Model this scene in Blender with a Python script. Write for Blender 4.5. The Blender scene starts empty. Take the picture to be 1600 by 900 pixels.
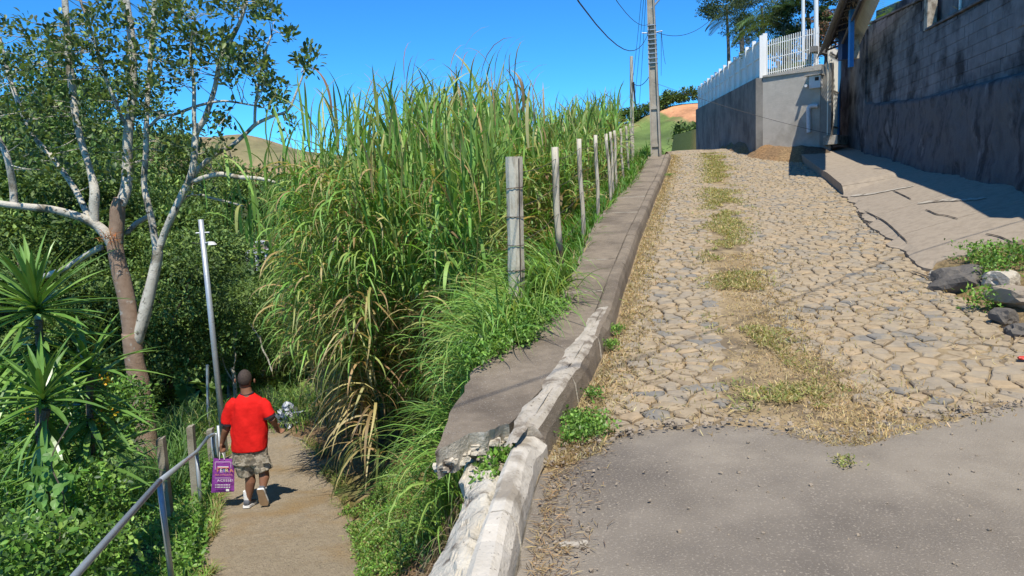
import bpy, bmesh, math, random
import numpy as np
from mathutils import Vector, Matrix
R = math.radians
rng = np.random.default_rng(7)
random.seed(7)
scene = bpy.context.scene
COL = scene.collection

# ------------------------------------------------------------------ camera
F = 1145.0; PITCH = R(8.3); ROLL = 0.05; EYE = np.array([0.0, 0.0, 1.6])
fw = np.array([0, math.cos(PITCH), -math.sin(PITCH)]); up0 = np.array([0, math.sin(PITCH), math.cos(PITCH)]); rt0 = np.array([1.0, 0, 0])
up = up0*math.cos(ROLL)+rt0*math.sin(ROLL); rt = rt0*math.cos(ROLL)-up0*math.sin(ROLL)
cam = bpy.data.cameras.new('camera'); cam_o = bpy.data.objects.new('camera', cam); COL.objects.link(cam_o)
cam.sensor_width = 36; cam.lens = 36*F/1600; cam.clip_end = 3000; cam.clip_start = 0.05
M = Matrix(((rt[0], up[0], -fw[0], EYE[0]), (rt[1], up[1], -fw[1], EYE[1]), (rt[2], up[2], -fw[2], EYE[2]), (0, 0, 0, 1)))
cam_o.matrix_world = M
scene.camera = cam_o
# ------------------------------------------------------------------ light
SUN = Vector((0.09, -0.62, 1.12)).normalized()
world = bpy.data.worlds.new('World'); scene.world = world; world.use_nodes = True
wn = world.node_tree; bg = wn.nodes['Background']
sky = wn.nodes.new('ShaderNodeTexSky'); sky.sky_type = 'NISHITA'; sky.sun_disc = False
sky.sun_elevation = math.asin(SUN.z); sky.sun_rotation = math.atan2(SUN.x, SUN.y); sky.air_density = 1.0; sky.dust_density = 0.0; sky.ozone_density = 4.0; sky.altitude = 3500
hs = wn.nodes.new('ShaderNodeHueSaturation'); hs.inputs['Saturation'].default_value = 1.1; hs.inputs['Hue'].default_value = 0.5; hs.inputs['Value'].default_value = 1.0
sm = wn.nodes.new('ShaderNodeVectorMath'); sm.operation = 'MULTIPLY'; sm.inputs[1].default_value = (.34, .93, 1.24)
wn.links.new(sky.outputs[0], hs.inputs['Color']); wn.links.new(hs.outputs[0], sm.inputs[0]); wn.links.new(sm.outputs[0], bg.inputs[0]); bg.inputs[1].default_value = 0.14
sl = bpy.data.lights.new('sun', 'SUN'); sl.energy = 4.6; sl.angle = R(0.5); sl.color = (1, 0.94, 0.84)
so = bpy.data.objects.new('sun', sl); COL.objects.link(so); so.rotation_euler = SUN.to_track_quat('Z', 'Y').to_euler(); so.location = (0, -5, 20)
scene.view_settings.view_transform = 'Standard'; scene.view_settings.look = 'None'; scene.view_settings.exposure = 0.38; scene.view_settings.gamma = 1
try:
    scene.cycles.max_bounces = 6; scene.cycles.diffuse_bounces = 3; scene.cycles.transmission_bounces = 3; scene.cycles.transparent_max_bounces = 4
except Exception: pass

# ------------------------------------------------------------------ projection helpers
def ray(px, py): return fw*F + rt*(px-800) - up*(py-450)
def P(px, py, Y):
    r = ray(px, py); return EYE + r*(Y/r[1])
def proj(p):
    d = np.asarray(p)-EYE; z = d@fw; return 800+F*(d@rt)/z, 450-F*(d@up)/z
def hit(px, py, zf, y0=1.0, y1=60):
    r = ray(px, py); r = r/r[1]
    ys = np.linspace(y0, y1, 3000); zr = EYE[2]+r[2]*ys
    zs = np.array([zf(EYE[0]+r[0]*y, y) for y in ys]) if (zf.__code__.co_argcount == 2 and not zf.__defaults__) else zf(ys)
    k = np.where(zr <= zs)[0]; y = ys[k[0]] if len(k) else y1
    return EYE + r*y
def I(xs, ys): return lambda v: np.interp(v, xs, ys)

# ------------------------------------------------------------------ profiles
Zr = I([-30, 0, 3, 4.5, 5.5, 7.2, 9.1, 11.2, 13.2, 15.5, 18.8, 21.5, 24, 26, 28, 30.5, 36, 50, 90],
       [0, 0, 0, .02, .07, .18, .36, .56, .74, .95, 1.28, 1.62, 1.98, 2.22, 2.4, 2.48, 2.2, .8, -8])
ZP = I([-10, 2, 5.9, 9.2, 13, 16, 22, 40, 80, 130, 400], [-.4, -1.15, -1.78, -2.36, -2.85, -3.4, -5.2, -10.5, -15, -13, -10])
def line_from(pxs, zf, off=0.0, ext=None):
    pts = [hit(a, b, lambda y: zf(y)+off) for a, b in pxs]
    pts.sort(key=lambda p: p[1])
    ys = [p[1] for p in pts]; xs = [p[0] for p in pts]
    if ext:
        for (y, x) in ext: ys.append(y); xs.append(x)
    o = np.argsort(ys); return I(np.array(ys)[o], np.array(xs)[o])
XLr = line_from([(815, 900), (836, 800), (850, 742), (893, 655), (932, 590), (965, 512), (978, 460), (1002, 380), (1027, 310), (1050, 248)], Zr, 0, [(-15, -1.6), (31, 6.7), (50, 10)])
XRr = line_from([(1600, 530), (1530, 485), (1455, 435), (1395, 390), (1345, 340), (1322, 312), (1290, 283), (1262, 262), (1236, 240)], Zr, 0, [(4, 4.2), (-15, 4.0), (31, 11.5), (50, 16)])
XSl = line_from([(685, 700), (703, 655), (728, 600), (772, 550), (828, 508), (862, 468), (886, 440), (902, 412), (932, 342), (966, 308), (992, 278), (1012, 248)], Zr, .17, [(30, 5.7), (50, 9)])
XML = line_from([(650, 900), (690, 850), (715, 790), (740, 735)], lambda y: y*0-.55, 0, [(-15, -2.5)])
XPr = line_from([(575, 900), (548, 820), (512, 755), (482, 705), (455, 678)], ZP, 0, [(-5, -.9), (16, -6.2), (22, -8), (30, -9), (60, -14), (400, -20)])
XPl = line_from([(318, 900), (326, 830), (338, 778), (348, 740), (352, 700)], ZP, 0, [(-5, -2.0), (16, -7.6), (22, -9.4), (30, -10), (60, -15), (400, -22)])
def wallX(y): return 11.6-.26*(26-y)
ZW = I([-5, 5, 8, 11, 15.1, 21, 26, 30], [.3, .55, .85, 1.2, 1.42, 1.9, 2.28, 2.5])
SLAB0 = 3.92   # where the broken end of the left slab is

def smooth(t): t = np.clip(t, 0, 1); return t*t*(3-2*t)
# cheap vectorised value noise
_perm = rng.random((64, 64, 64))
def vn(x, y, z=0.0):
    x, y, z = np.broadcast_arrays(np.asarray(x, float), np.asarray(y, float), np.asarray(z, float))
    xi, yi, zi = np.floor(x).astype(int), np.floor(y).astype(int), np.floor(z).astype(int)
    fx, fy, fz = x-xi, y-yi, z-zi; fx, fy, fz = fx*fx*(3-2*fx), fy*fy*(3-2*fy), fz*fz*(3-2*fz)
    g = lambda a, b, c: _perm[(xi+a) & 63, (yi+b) & 63, (zi+c) & 63]
    v = 0
    for a in (0, 1):
        for b in (0, 1):
            for c in (0, 1):
                v = v+g(a, b, c)*(fx if a else 1-fx)*(fy if b else 1-fy)*(fz if c else 1-fz)
    return v*2-1
def fbm(x, y, z=0.0, o=4):
    s = 0; a = 1.0
    for k in range(o): s = s+a*vn(np.asarray(x)*2**k+k*17, np.asarray(y)*2**k+k*5, np.asarray(z)*2**k); a *= .5
    return s

def edgeL(y):   # left limit of the raised level (slab, or the mortar near the camera)
    return np.where(y > SLAB0, XSl(np.maximum(y, SLAB0)), np.interp(y, [-15, 2.2, 3.3, SLAB0], [-2.4, -.85, -.62, XSl(SLAB0)]))
def H(x, y):
    x = np.asarray(x, float); y = np.asarray(y, float)
    zr = Zr(y); zp = ZP(y); eL = edgeL(y); pr = XPr(y); pl = XPl(y)
    rec = np.where((y > 3.2) & (y < 6.0), .28*np.clip((6.0-y)/1.5, 0, 1), 0)   # soil recedes beneath the slab end
    top = eL - np.where(y > 7, .0, .0) + rec
    t = (x-pr)/np.maximum(top-pr, .3)
    g = np.interp(t, [0, .3, .55, .8, .97, 1.0], [0, .08, .3, .72, .95, 1.0])
    g2 = np.interp(t, [0, .3, .6, .8, .93, 1.0], [0, .1, .24, .5, .92, 1.0])
    w = smooth((y-5)/3); g = g*w+g2*(1-w)
    zt = zr+np.where(y > SLAB0, .02, -.16)
    z = zp+(zt-zp)*np.clip(g, 0, 1)
    z = z+np.where((t > .05) & (t < .97), fbm(x*1.3, y*1.3)*.10+fbm(x*6, y*6)*.025, 0)
    onpath = smooth((x-pl)/.3)*smooth((pr-x)/.3+.6)
    left = zp-np.clip((pl-x)*.42, 0, 9)+fbm(x*.5, y*.5)*.12*np.clip((pl-x), 0, 1)
    # far left the valley side rises again
    left = left+np.clip((-x-25)*.12, 0, 12)*smooth((y-10)/30)
    z = np.where(x < pl, left, z)
    # right of the slab edge: under the road
    z = np.where(x > top+.02, np.where(y > SLAB0, zr-.12, zr-.28), z)
    xr = XRr(y); wx = wallX(y)
    zside = zr-.05+(ZW(y)-zr-.05)*np.clip((x-xr)/np.maximum(wx-xr, .3), 0, 1)
    tq = np.clip((x-xr)/np.maximum(wx-xr, .3), 0, 1); yn = 8.7-.9*tq*tq
    zside = zside-np.where(y > yn+.15, .22, 0.0)+np.where(y < yn+.15, fbm(x*3, y*3)*.05+.07, 0)
    z = np.where(x > xr, zside, z)
    yard = np.where(y < 21, 3.95, 4.35)
    wallish = np.where(y < 21, wx+1.0, 50)
    z = np.where(x > wallish, yard, z)
    # beyond the gate: ground up to the white fence line
    fx = np.interp(y, [22, 24, 40], [9.4, 8.35, 11.15])
    zmound = zr-.14+smooth((x-(fx-.9+.2*fbm(y*.8, 4)))/1.0)*.5*smooth((y-20.6)/2.2)+.05*fbm(x*2, y*2)
    z = np.where((y > 20.6) & (x <= fx+.9) & (x > fx-2.8) & (x < wx-.8), np.maximum(z, zmound), z)
    z = np.where((y > 27) & (y < 60) & (x > fx+1.2), 4.35, z)
    return z
def Hs(x, y): return float(H(x, y))
def ghit(px, py, y0=2.0, y1=60):
    r = ray(px, py); r = r/r[1]; ys = np.linspace(y0, y1, 4000)
    k = np.where(EYE[2]+r[2]*ys <= H(r[0]*ys, ys))[0]
    y = ys[k[0]] if len(k) else y1
    return EYE+r*y

# ------------------------------------------------------------------ object helpers
ORG = {}
def setp(o, label=None, cat=None, group=None, kind=None):
    if label: o['label'] = label
    if cat: o['category'] = cat
    if group: o['group'] = group
    if kind: o['kind'] = kind
    return o
def thing(name, label, cat, loc, group=None):
    o = bpy.data.objects.new(name, None); COL.objects.link(o); o.location = tuple(loc); o.empty_display_size = .1
    ORG[o] = np.array(loc, float); return setp(o, label, cat, group)
def link(name, me, parent=None, loc=(0, 0, 0)):
    o = bpy.data.objects.new(name, me); COL.objects.link(o)
    if parent is not None: o.parent = parent
    o.location = tuple(loc); return o
def mesh(name, V, Fc, mat, parent=None, col=None, smoothf=False, mats=None, mi=None, **kw):
    """V (n,3) world coords; Fc list of faces or (m,k) array"""
    V = np.asarray(V, float).reshape(-1, 3)
    org = ORG.get(parent, np.zeros(3)) if parent is not None else V.mean(0)*[1, 1, 0]+[0, 0, V[:, 2].min()]
    if kw.get('kind') in ('structure', 'stuff') and parent is None: org = np.zeros(3)
    V = V-org
    me = bpy.data.meshes.new(name)
    if isinstance(Fc, np.ndarray):
        m, k = Fc.shape
        me.vertices.add(len(V)); me.vertices.foreach_set('co', V.astype(np.float32).ravel())
        me.loops.add(m*k); me.loops.foreach_set('vertex_index', Fc.astype(np.int32).ravel())
        me.polygons.add(m); me.polygons.foreach_set('loop_start', np.arange(0, m*k, k, dtype=np.int32))
        try: me.polygons.foreach_set('loop_total', np.full(m, k, dtype=np.int32))
        except Exception: pass
        me.update(calc_edges=True)
    else:
        me.from_pydata(V.tolist(), [], [tuple(int(i) for i in f) for f in Fc]); me.update()
    if col is not None:
        a = me.color_attributes.new('Col', 'FLOAT_COLOR', 'POINT')
        c = np.ones((len(V), 4), np.float32); c[:, :3] = col; a.data.foreach_set('color', c.ravel())
    for m_ in (mats or [mat]): me.materials.append(m_)
    if mi is not None: me.polygons.foreach_set('material_index', np.asarray(mi, np.int32))
    if smoothf: me.polygons.foreach_set('use_smooth', np.ones(len(me.polygons), bool))
    o = link(name, me, parent, (0, 0, 0) if parent is not None else org)
    if parent is None: ORG[o] = org
    else: ORG[o] = ORG.get(parent, np.zeros(3))
    return setp(o, **kw)

class MB:
    def __init__(s): s.v = []; s.f = []; s.n = 0; s.m = []
    def add(s, V, Fc, m=0):
        V = np.asarray(V, float).reshape(-1, 3); s.v.append(V)
        for f in Fc: s.f.append(tuple(int(i)+s.n for i in f)); s.m.append(m)
        s.n += len(V); return s
    def box(s, c, size, ax=None, m=0, jit=0):
        c = np.array(c, float); h = np.array(size, float)/2
        A = np.eye(3) if ax is None else np.array(ax, float)
        V = [c+A[0]*h[0]*i+A[1]*h[1]*j+A[2]*h[2]*k for i in (-1, 1) for j in (-1, 1) for k in (-1, 1)]
        V = np.array(V)+(rng.random((8, 3))-.5)*jit
        return s.add(V, [(0, 1, 3, 2), (4, 6, 7, 5), (0, 4, 5, 1), (2, 3, 7, 6), (0, 2, 6, 4), (1, 5, 7, 3)], m)
    def hexa(s, b4, t4, m=0):
        return s.add(list(b4)+list(t4), [(3, 2, 1, 0), (4, 5, 6, 7), (0, 1, 5, 4), (1, 2, 6, 5), (2, 3, 7, 6), (3, 0, 4, 7)], m)
    def tube(s, pts, rad, n=8, m=0, cap=True, noise=0.0, squash=1.0):
        pts = np.array(pts, float); k = len(pts); rad = np.broadcast_to(np.asarray(rad, float), (k,))
        T = np.gradient(pts, axis=0) if k > 2 else np.repeat((pts[1]-pts[0])[None], 2, 0)
        T /= np.linalg.norm(T, axis=1)[:, None]+1e-9
        ref = np.array([0, 0, 1.0]) if abs(T[0][2]) < .9 else np.array([1.0, 0, 0])
        u = np.cross(T[0], ref); u /= np.linalg.norm(u); V = []
        for i in range(k):
            u = u-T[i]*(u@T[i]); u /= np.linalg.norm(u)+1e-9; w = np.cross(T[i], u)
            for j in range(n):
                a = 2*math.pi*j/n; r = rad[i]
                if noise: r *= 1+noise*float(vn(pts[i][0]*3+math.cos(a), pts[i][1]*3+math.sin(a), pts[i][2]*3))
                V.append(pts[i]+u*math.cos(a)*r+w*math.sin(a)*r*squash)
        Fc = [(i*n+j, i*n+(j+1) % n, (i+1)*n+(j+1) % n, (i+1)*n+j) for i in range(k-1) for j in range(n)]
        if cap: Fc += [tuple(range(n-1, -1, -1)), tuple((k-1)*n+j for j in range(n))]
        return s.add(V, Fc, m)
    def build(s, name, mat, parent=None, **kw):
        return mesh(name, np.concatenate(s.v), s.f, mat, parent, mi=s.m if isinstance(kw.get('mats'), list) else None, **kw)

def catmull(pts, n=6):
    p = np.array(pts, float); p = np.vstack([2*p[0]-p[1], p, 2*p[-1]-p[-2]]); out = []
    for i in range(1, len(p)-2):
        for t in np.linspace(0, 1, n, endpoint=False):
            out.append(.5*((2*p[i])+(-p[i-1]+p[i+1])*t+(2*p[i-1]-5*p[i]+4*p[i+1]-p[i+2])*t*t+(-p[i-1]+3*p[i]-3*p[i+1]+p[i+2])*t**3))
    out.append(p[-2]); return np.array(out)

# ------------------------------------------------------------------ materials
def nmat(name, c1, c2, scale=4, rough=.85, bump=.3, bscale=40, detail=6, c3=None, scale3=1.0, spec=.3, metal=0, th3=(.45, .6), bdist=.02, coord='Object', stretch=None, c4=None, scale4=8, th4=(.6, .7)):
    m = bpy.data.materials.new(name); m.use_nodes = True; n = m.node_tree; b = n.nodes['Principled BSDF']; L = n.links.new
    tc = n.nodes.new('ShaderNodeTexCoord'); vec = tc.outputs[coord]
    if stretch:
        mp = n.nodes.new('ShaderNodeMapping'); mp.inputs['Scale'].default_value = stretch; L(vec, mp.inputs[0]); vec = mp.outputs[0]
    def noise(sc, d=6):
        t = n.nodes.new('ShaderNodeTexNoise'); t.inputs['Scale'].default_value = sc; t.inputs['Detail'].default_value = d; t.inputs['Roughness'].default_value = .62; L(vec, t.inputs['Vector']); return t.outputs[0]
    def ramp(src, a, b_):
        r = n.nodes.new('ShaderNodeMapRange'); r.inputs[1].default_value = a; r.inputs[2].default_value = b_; r.clamp = True; L(src, r.inputs[0]); return r.outputs[0]
    def mix(f, a, b_):
        x = n.nodes.new('ShaderNodeMix'); x.data_type = 'RGBA'; L(f, x.inputs[0])
        for s, v in ((6, a), (7, b_)):
            if isinstance(v, tuple): x.inputs[s].default_value = (*v, 1)
            else: L(v, x.inputs[s])
        return x.outputs[2]
    c = mix(ramp(noise(scale, detail), .3, .7), c1, c2)
    if c3: c = mix(ramp(noise(scale3, 5), *th3), c, c3)
    if c4: c = mix(ramp(noise(scale4, 5), *th4), c, c4)
    L(c, b.inputs['Base Color']); b.inputs['Roughness'].default_value = rough; b.inputs['Metallic'].default_value = metal
    b.inputs['Specular IOR Level'].default_value = spec
    if bump:
        bp = n.nodes.new('ShaderNodeBump'); bp.inputs['Strength'].default_value = bump; bp.inputs['Distance'].default_value = bdist; L(noise(bscale, 8), bp.inputs['Height']); L(bp.outputs[0], b.inputs['Normal'])
    m['out'] = 1
    return m
def leafmat(name, trans=.3, rough=.5, spec=.35, nscale=6, namt=.25):
    m = bpy.data.materials.new(name); m.use_nodes = True; n = m.node_tree; b = n.nodes['Principled BSDF']; L = n.links.new
    a = n.nodes.new('ShaderNodeAttribute'); a.attribute_name = 'Col'
    tc = n.nodes.new('ShaderNodeTexCoord'); t = n.nodes.new('ShaderNodeTexNoise'); t.inputs['Scale'].default_value = nscale; L(tc.outputs['Object'], t.inputs['Vector'])
    r = n.nodes.new('ShaderNodeMapRange'); r.inputs[1].default_value = .3; r.inputs[2].default_value = .7; r.inputs[3].default_value = 1-namt; r.inputs[4].default_value = 1+namt; L(t.outputs[0], r.inputs[0])
    mu = n.nodes.new('ShaderNodeVectorMath'); mu.operation = 'MULTIPLY'; L(a.outputs['Color'], mu.inputs[0])
    cb = n.nodes.new('ShaderNodeCombineXYZ')
    for i in range(3): L(r.outputs[0], cb.inputs[i])
    L(cb.outputs[0], mu.inputs[1]); L(mu.outputs[0], b.inputs['Base Color']); b.inputs['Roughness'].default_value = rough; b.inputs['Specular IOR Level'].default_value = spec
    tr = n.nodes.new('ShaderNodeBsdfTranslucent'); g = n.nodes.new('ShaderNodeVectorMath'); g.operation = 'MULTIPLY'; g.inputs[1].default_value = (1.5, 1.35, .7); L(mu.outputs[0], g.inputs[0]); L(g.outputs[0], tr.inputs[0])
    mx = n.nodes.new('ShaderNodeMixShader'); mx.inputs[0].default_value = trans; L(b.outputs[0], mx.inputs[1]); L(tr.outputs[0], mx.inputs[2])
    L(mx.outputs[0], n.nodes['Material Output'].inputs[0]); return m
def attrmat(name, rough=.9, bump=.3, bscale=20, nscale=5, namt=.3, bdist=.03):
    m = bpy.data.materials.new(name); m.use_nodes = True; n = m.node_tree; b = n.nodes['Principled BSDF']; L = n.links.new
    a = n.nodes.new('ShaderNodeAttribute'); a.attribute_name = 'Col'
    tc = n.nodes.new('ShaderNodeTexCoord')
    def noi(s, d=8):
        t = n.nodes.new('ShaderNodeTexNoise'); t.inputs['Scale'].default_value = s; t.inputs['Detail'].default_value = d; t.inputs['Roughness'].default_value = .65; L(tc.outputs['Object'], t.inputs['Vector']); return t.outputs[0]
    r = n.nodes.new('ShaderNodeMapRange'); r.inputs[1].default_value = .3; r.inputs[2].default_value = .7; r.inputs[3].default_value = 1-namt; r.inputs[4].default_value = 1+namt; L(noi(nscale), r.inputs[0])
    mu = n.nodes.new('ShaderNodeVectorMath'); mu.operation = 'SCALE'; L(a.outputs['Color'], mu.inputs[0]); L(r.outputs[0], mu.inputs['Scale'])
    L(mu.outputs[0], b.inputs['Base Color']); b.inputs['Roughness'].default_value = rough; b.inputs['Specular IOR Level'].default_value = .2
    bp = n.nodes.new('ShaderNodeBump'); bp.inputs['Strength'].default_value = bump; bp.inputs['Distance'].default_value = bdist; L(noi(bscale), bp.inputs['Height']); L(bp.outputs[0], b.inputs['Normal'])
    return m
def plain(name, c, rough=.6, metal=0, spec=.4): return nmat(name, c, tuple(x*.8 for x in c), 12, rough, .08, 60, spec=spec, metal=metal)

m_ground = attrmat('earth_and_grass', bump=.9, bscale=22, nscale=16, namt=.5, bdist=.06)
m_leaf = leafmat('leaf', .3, .45, .4); m_grass = leafmat('grass_blade', .35, .5, .35, 3, .2); m_dark_leaf = leafmat('forest_leaf', .2, .55, .3, 2, .3)
m_yucca = leafmat('yucca_leaf', .15, .35, .6, 5, .15)
m_asph = nmat('asphalt', (.255, .218, .168), (.35, .302, .235), 2.2, .93, .6, 150, c3=(.17, .146, .118), scale3=.38, th3=(.44, .60), c4=(.38, .33, .26), scale4=85, th4=(.55, .68), bdist=.025, spec=.2)
m_dirt = nmat('straw_dirt', (.26, .19, .105), (.36, .275, .155), 8, .95, .6, 60, c3=(.17, .13, .08), scale3=3, th3=(.46, .6), bdist=.02)
m_conc = nmat('weathered_concrete', (.205, .165, .118), (.295, .24, .175), 9, .93, .9, 90, c3=(.15, .12, .088), scale3=1.4, th3=(.48, .66), c4=(.38, .34, .28), scale4=80, th4=(.60, .66), bdist=.02)
m_conc2 = nmat('grey_concrete', (.31, .255, .19), (.35, .29, .215), 16, .93, .7, 90, c3=(.28, .23, .17), scale3=9, th3=(.46, .62), c4=(.19, .155, .12), scale4=60, th4=(.62, .7), bdist=.01)
m_pale = nmat('pale_cement', (.36, .32, .25), (.48, .43, .35), 9, .92, .8, 45, c3=(.19, .155, .115), scale3=4.2, th3=(.50, .62), c4=(.14, .115, .09), scale4=45, th4=(.60, .68), bdist=.015)
m_bare = nmat('bare_kerb_concrete', (.50, .455, .37), (.62, .57, .48), 7, .92, .7, 50, c3=(.30, .26, .20), scale3=3.0, th3=(.54, .66), c4=(.2, .17, .13), scale4=40, th4=(.62, .70), bdist=.012)
m_mortar = nmat('broken_mortar', (.46, .41, .32), (.62, .57, .47), 7, .95, .8, 30, c3=(.16, .13, .10), scale3=5, th3=(.56, .64), bdist=.03)
m_soil = nmat('brown_soil', (.16, .10, .06), (.24, .16, .09), 6, .95, .7, 30, bdist=.03)
m_path = nmat('path_grit', (.33, .265, .18), (.45, .365, .25), 14, .95, 1.0, 60, c3=(.36, .25, .125), scale3=.9, th3=(.52, .68), c4=(.15, .12, .085), scale4=55, th4=(.57, .66), bdist=.04)

# ================================================================== GROUND
def axis(segs):
    out = [segs[0][0]]
    for a, b, st in segs:
        n = max(1, int(round((b-a)/st))); out += list(a+(b-a)*np.arange(1, n+1)/n)
    return np.array(out)
gx = axis([(-420, -60, 20), (-60, -16, 1.6), (-16, -6, .4), (-6, 2.2, .075), (2.2, 15, .25), (15, 20, .8), (20, 60, 5), (60, 420, 30)])
gy = axis([(-25, 0, 2), (0, 2, .3), (2, 11, .075), (11, 18, .25), (18, 45, .4), (45, 130, 5), (130, 700, 30)])
GX, GY = np.meshgrid(gx, gy); GZ = H(GX, GY)
def gcolor(x, y, z):
    pr, pl, eL = XPr(y), XPl(y), edgeL(y)
    n1 = fbm(x*.9, y*.9); n2 = fbm(x*4, y*4)
    t = (x-pr)/np.maximum(eL-pr, .3)
    soil = np.array([.23, .145, .075]); straw = np.array([.36, .27, .14]); green = np.array([.07, .11, .025]); dark = np.array([.05, .05, .022]); red = np.array([.34, .19, .08])
    def mx(a, b, k): k = np.clip(k, 0, 1)[..., None]; return a*(1-k)+b*k
    c = np.broadcast_to(soil, x.shape+(3,)).copy()
    c = mx(c, np.broadcast_to(red, c.shape), (n1*1.2+.1))
    c = mx(c, np.broadcast_to(straw, c.shape), np.where(t < .35, .35+n2*.6, n2*.5-.1))
    c = mx(c, np.broadcast_to(green, c.shape), np.where(x < pl, 1.0, np.where(t < .45, n1*1.1, n1*.5-.2)))
    c = mx(c, np.broadcast_to(dark, c.shape), np.where(x < pl-.6, .5+n1*.4, 0))
    side = (x > XRr(y)+.05)
    c = mx(c, np.broadcast_to(straw*.8, c.shape), np.where(side, .7+n2*.3, 0))
    c = mx(c, np.broadcast_to(np.array([.10, .12, .03]), c.shape), np.where(side & (y < 15), n1*.8, 0)); c = mx(c, np.broadcast_to(np.array([.13, .095, .065]), c.shape), np.where(side & (y > 18) & (y < 45), .95, 0))
    c = mx(c, np.broadcast_to(np.array([.07, .10, .03]), c.shape), np.where((y > 45), 1, 0))
    return c
gc = gcolor(GX, GY, GZ)
ny, nx = GX.shape; idx = np.arange(ny*nx).reshape(ny, nx)
GF = np.stack([idx[:-1, :-1], idx[:-1, 1:], idx[1:, 1:], idx[1:, :-1]], -1).reshape(-1, 4)
ground = mesh('ground', np.stack([GX, GY, GZ], -1), GF, m_ground, col=gc.reshape(-1, 3), smoothf=True, kind='structure')

# footpath: worn strip laid over the earth
def strip(name, ys, xl, xr, zf, nacross, mat, skirt=.0, **kw):
    V = []; k = nacross+1
    for y in ys:
        for j in range(k):
            t = j/nacross; x = xl(y)*(1-t)+xr(y)*t
            V.append((x, y, zf(x, y, t)))
    Fc = [(i*k+j, i*k+j+1, (i+1)*k+j+1, (i+1)*k+j) for i in range(len(ys)-1) for j in range(nacross)]
    return mesh(name, V, Fc, mat, smoothf=True, kind='structure', **kw)
ys = np.arange(1, 16, .1)
wig = lambda y, s: .09*float(fbm(y*1.3, s))
strip('footpath', ys, lambda y: float(XPl(y))-.02+wig(y, 3), lambda y: float(XPr(y))+.14+wig(y, 9), lambda x, y, t: Hs(x, y)*.0+float(ZP(y))+.035+.02*float(fbm(x*2, y*2))-.05*(abs(t-.5)*2)**6, 16, m_path)

# ================================================================== UPPER ROAD
def pol_y(pxs, zf): 
    pts = sorted([hit(a, b, zf) for a, b in pxs], key=lambda p: p[0]); return I([p[0] for p in pts], [p[1] for p in pts])
Yb = pol_y([(862, 728), (893, 702), (935, 690), (962, 690), (1010, 672), (1090, 669), (1160, 664), (1215, 668), (1270, 681), (1330, 681), (1368, 668), (1420, 658), (1500, 650), (1600, 632), (1750, 606)], Zr)
road_left = lambda y: float(XLr(y))-.03
ys = np.concatenate([np.arange(3.2, 12, .12), np.arange(12, 34, .3), np.arange(34, 60, 2)])
def dirtz(x, y, t): return float(Zr(y))+.012*float(fbm(x*3, y*3))-.012
strip('cobbled_road', ys, road_left, lambda y: float(XRr(y))+.25, dirtz, 22, m_dirt)
cobroad = bpy.data.objects['cobbled_road']; ORG[cobroad] = np.zeros(3)
# asphalt sheet with a ragged end
V = []; xs = np.concatenate([np.arange(-1.9, 6.2, .07), np.arange(6.2, 16, .8)]); rows = np.concatenate([[-14, -8, -3, 0, 1.5], np.linspace(2.3, 1, 24)*0+np.linspace(2.3, 100, 24)*0])
nr = 40
for i in range(nr):
    s = i/(nr-1)
    for x in xs:
        yb = float(Yb(x))+.05*float(fbm(x*5, 2))+.06*float(vn(x*1.2, 8))
        y = -14+(yb+14)*(s**.35 if s > 0 else 0)
        xx = x
        xl = float(XLr(y))-.02
        if xx < xl: xx = xl
        z = float(Zr(y))+.022+.008*float(fbm(xx*1.1, y*1.1))+(-.03 if i == nr-1 else 0)-(.012 if i == nr-2 else 0)
        V.append((xx, y, z))
k = len(xs); Fc = [(i*k+j, i*k+j+1, (i+1)*k+j+1, (i+1)*k+j) for i in range(nr-1) for j in range(k-1)]
asph = mesh('asphalt_road', V, Fc, m_asph, smoothf=True, kind='structure')

# cobblestones: irregular voronoi stones
m_stones = [nmat('field_stone_%s' % nme, a, b, 9, .85, .55, 55, c3=c3, scale3=6, th3=(.5, .68), bdist=.01, spec=.25) for nme, a, b, c3 in (
    ('tan', (.30, .235, .15), (.39, .31, .205), (.24, .185, .12)), ('grey', (.25, .21, .155), (.33, .275, .20), (.38, .30, .19)), ('blue', (.17, .16, .14), (.24, .22, .185), (.33, .27, .18)), ('rose', (.34, .255, .155), (.42, .32, .20), (.27, .205, .13)))]
GS = .128
def seeds():
    out = []; j = 0; y = 4.0
    while y < 30:
        i0 = int(float(XLr(y))/GS)-2; i1 = int(float(XRr(y))/GS)+3
        w = GS*(1.35 if y < 7 else 1.1)
        x = float(XLr(y))-.4
        while x < float(XRr(y))+.5:
            out.append((x+(rng.random()-.5)*w*.85, y+(rng.random()-.5)*GS*.8)); x += w*(.8+.5*rng.random())
        y += GS*(1.0 if y < 7 else .95)
    return np.array(out)
S = seeds()
def cells(S, rad=.62):
    o = np.argsort(S[:, 1]); S = S[o]; res = []
    for i, p in enumerate(S):
        lo = np.searchsorted(S[:, 1], p[1]-rad); hi = np.searchsorted(S[:, 1], p[1]+rad)
        nb = S[lo:hi]; d = nb-p; dd = (d*d).sum(1); nb = nb[(dd > 1e-9) & (dd < rad*rad)]; dd = ((nb-p)**2).sum(1); nb = nb[np.argsort(dd)][:16]
        poly = [p+np.array(q)*.26 for q in ((-1, -1), (1, -1), (1, 1), (-1, 1))]
        for q in nb:
            m = (p+q)/2; n = q-p; new = []
            for a in range(len(poly)):
                A, B = poly[a], poly[(a+1) % len(poly)]; da, db = (A-m)@n, (B-m)@n
                if da <= 0: new.append(A)
                if da*db < 0: new.append(A+(B-A)*(da/(da-db)))
            poly = new
            if len(poly) < 3: break
        if len(poly) >= 3: res.append((p, np.array(poly)))
    return res
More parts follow.
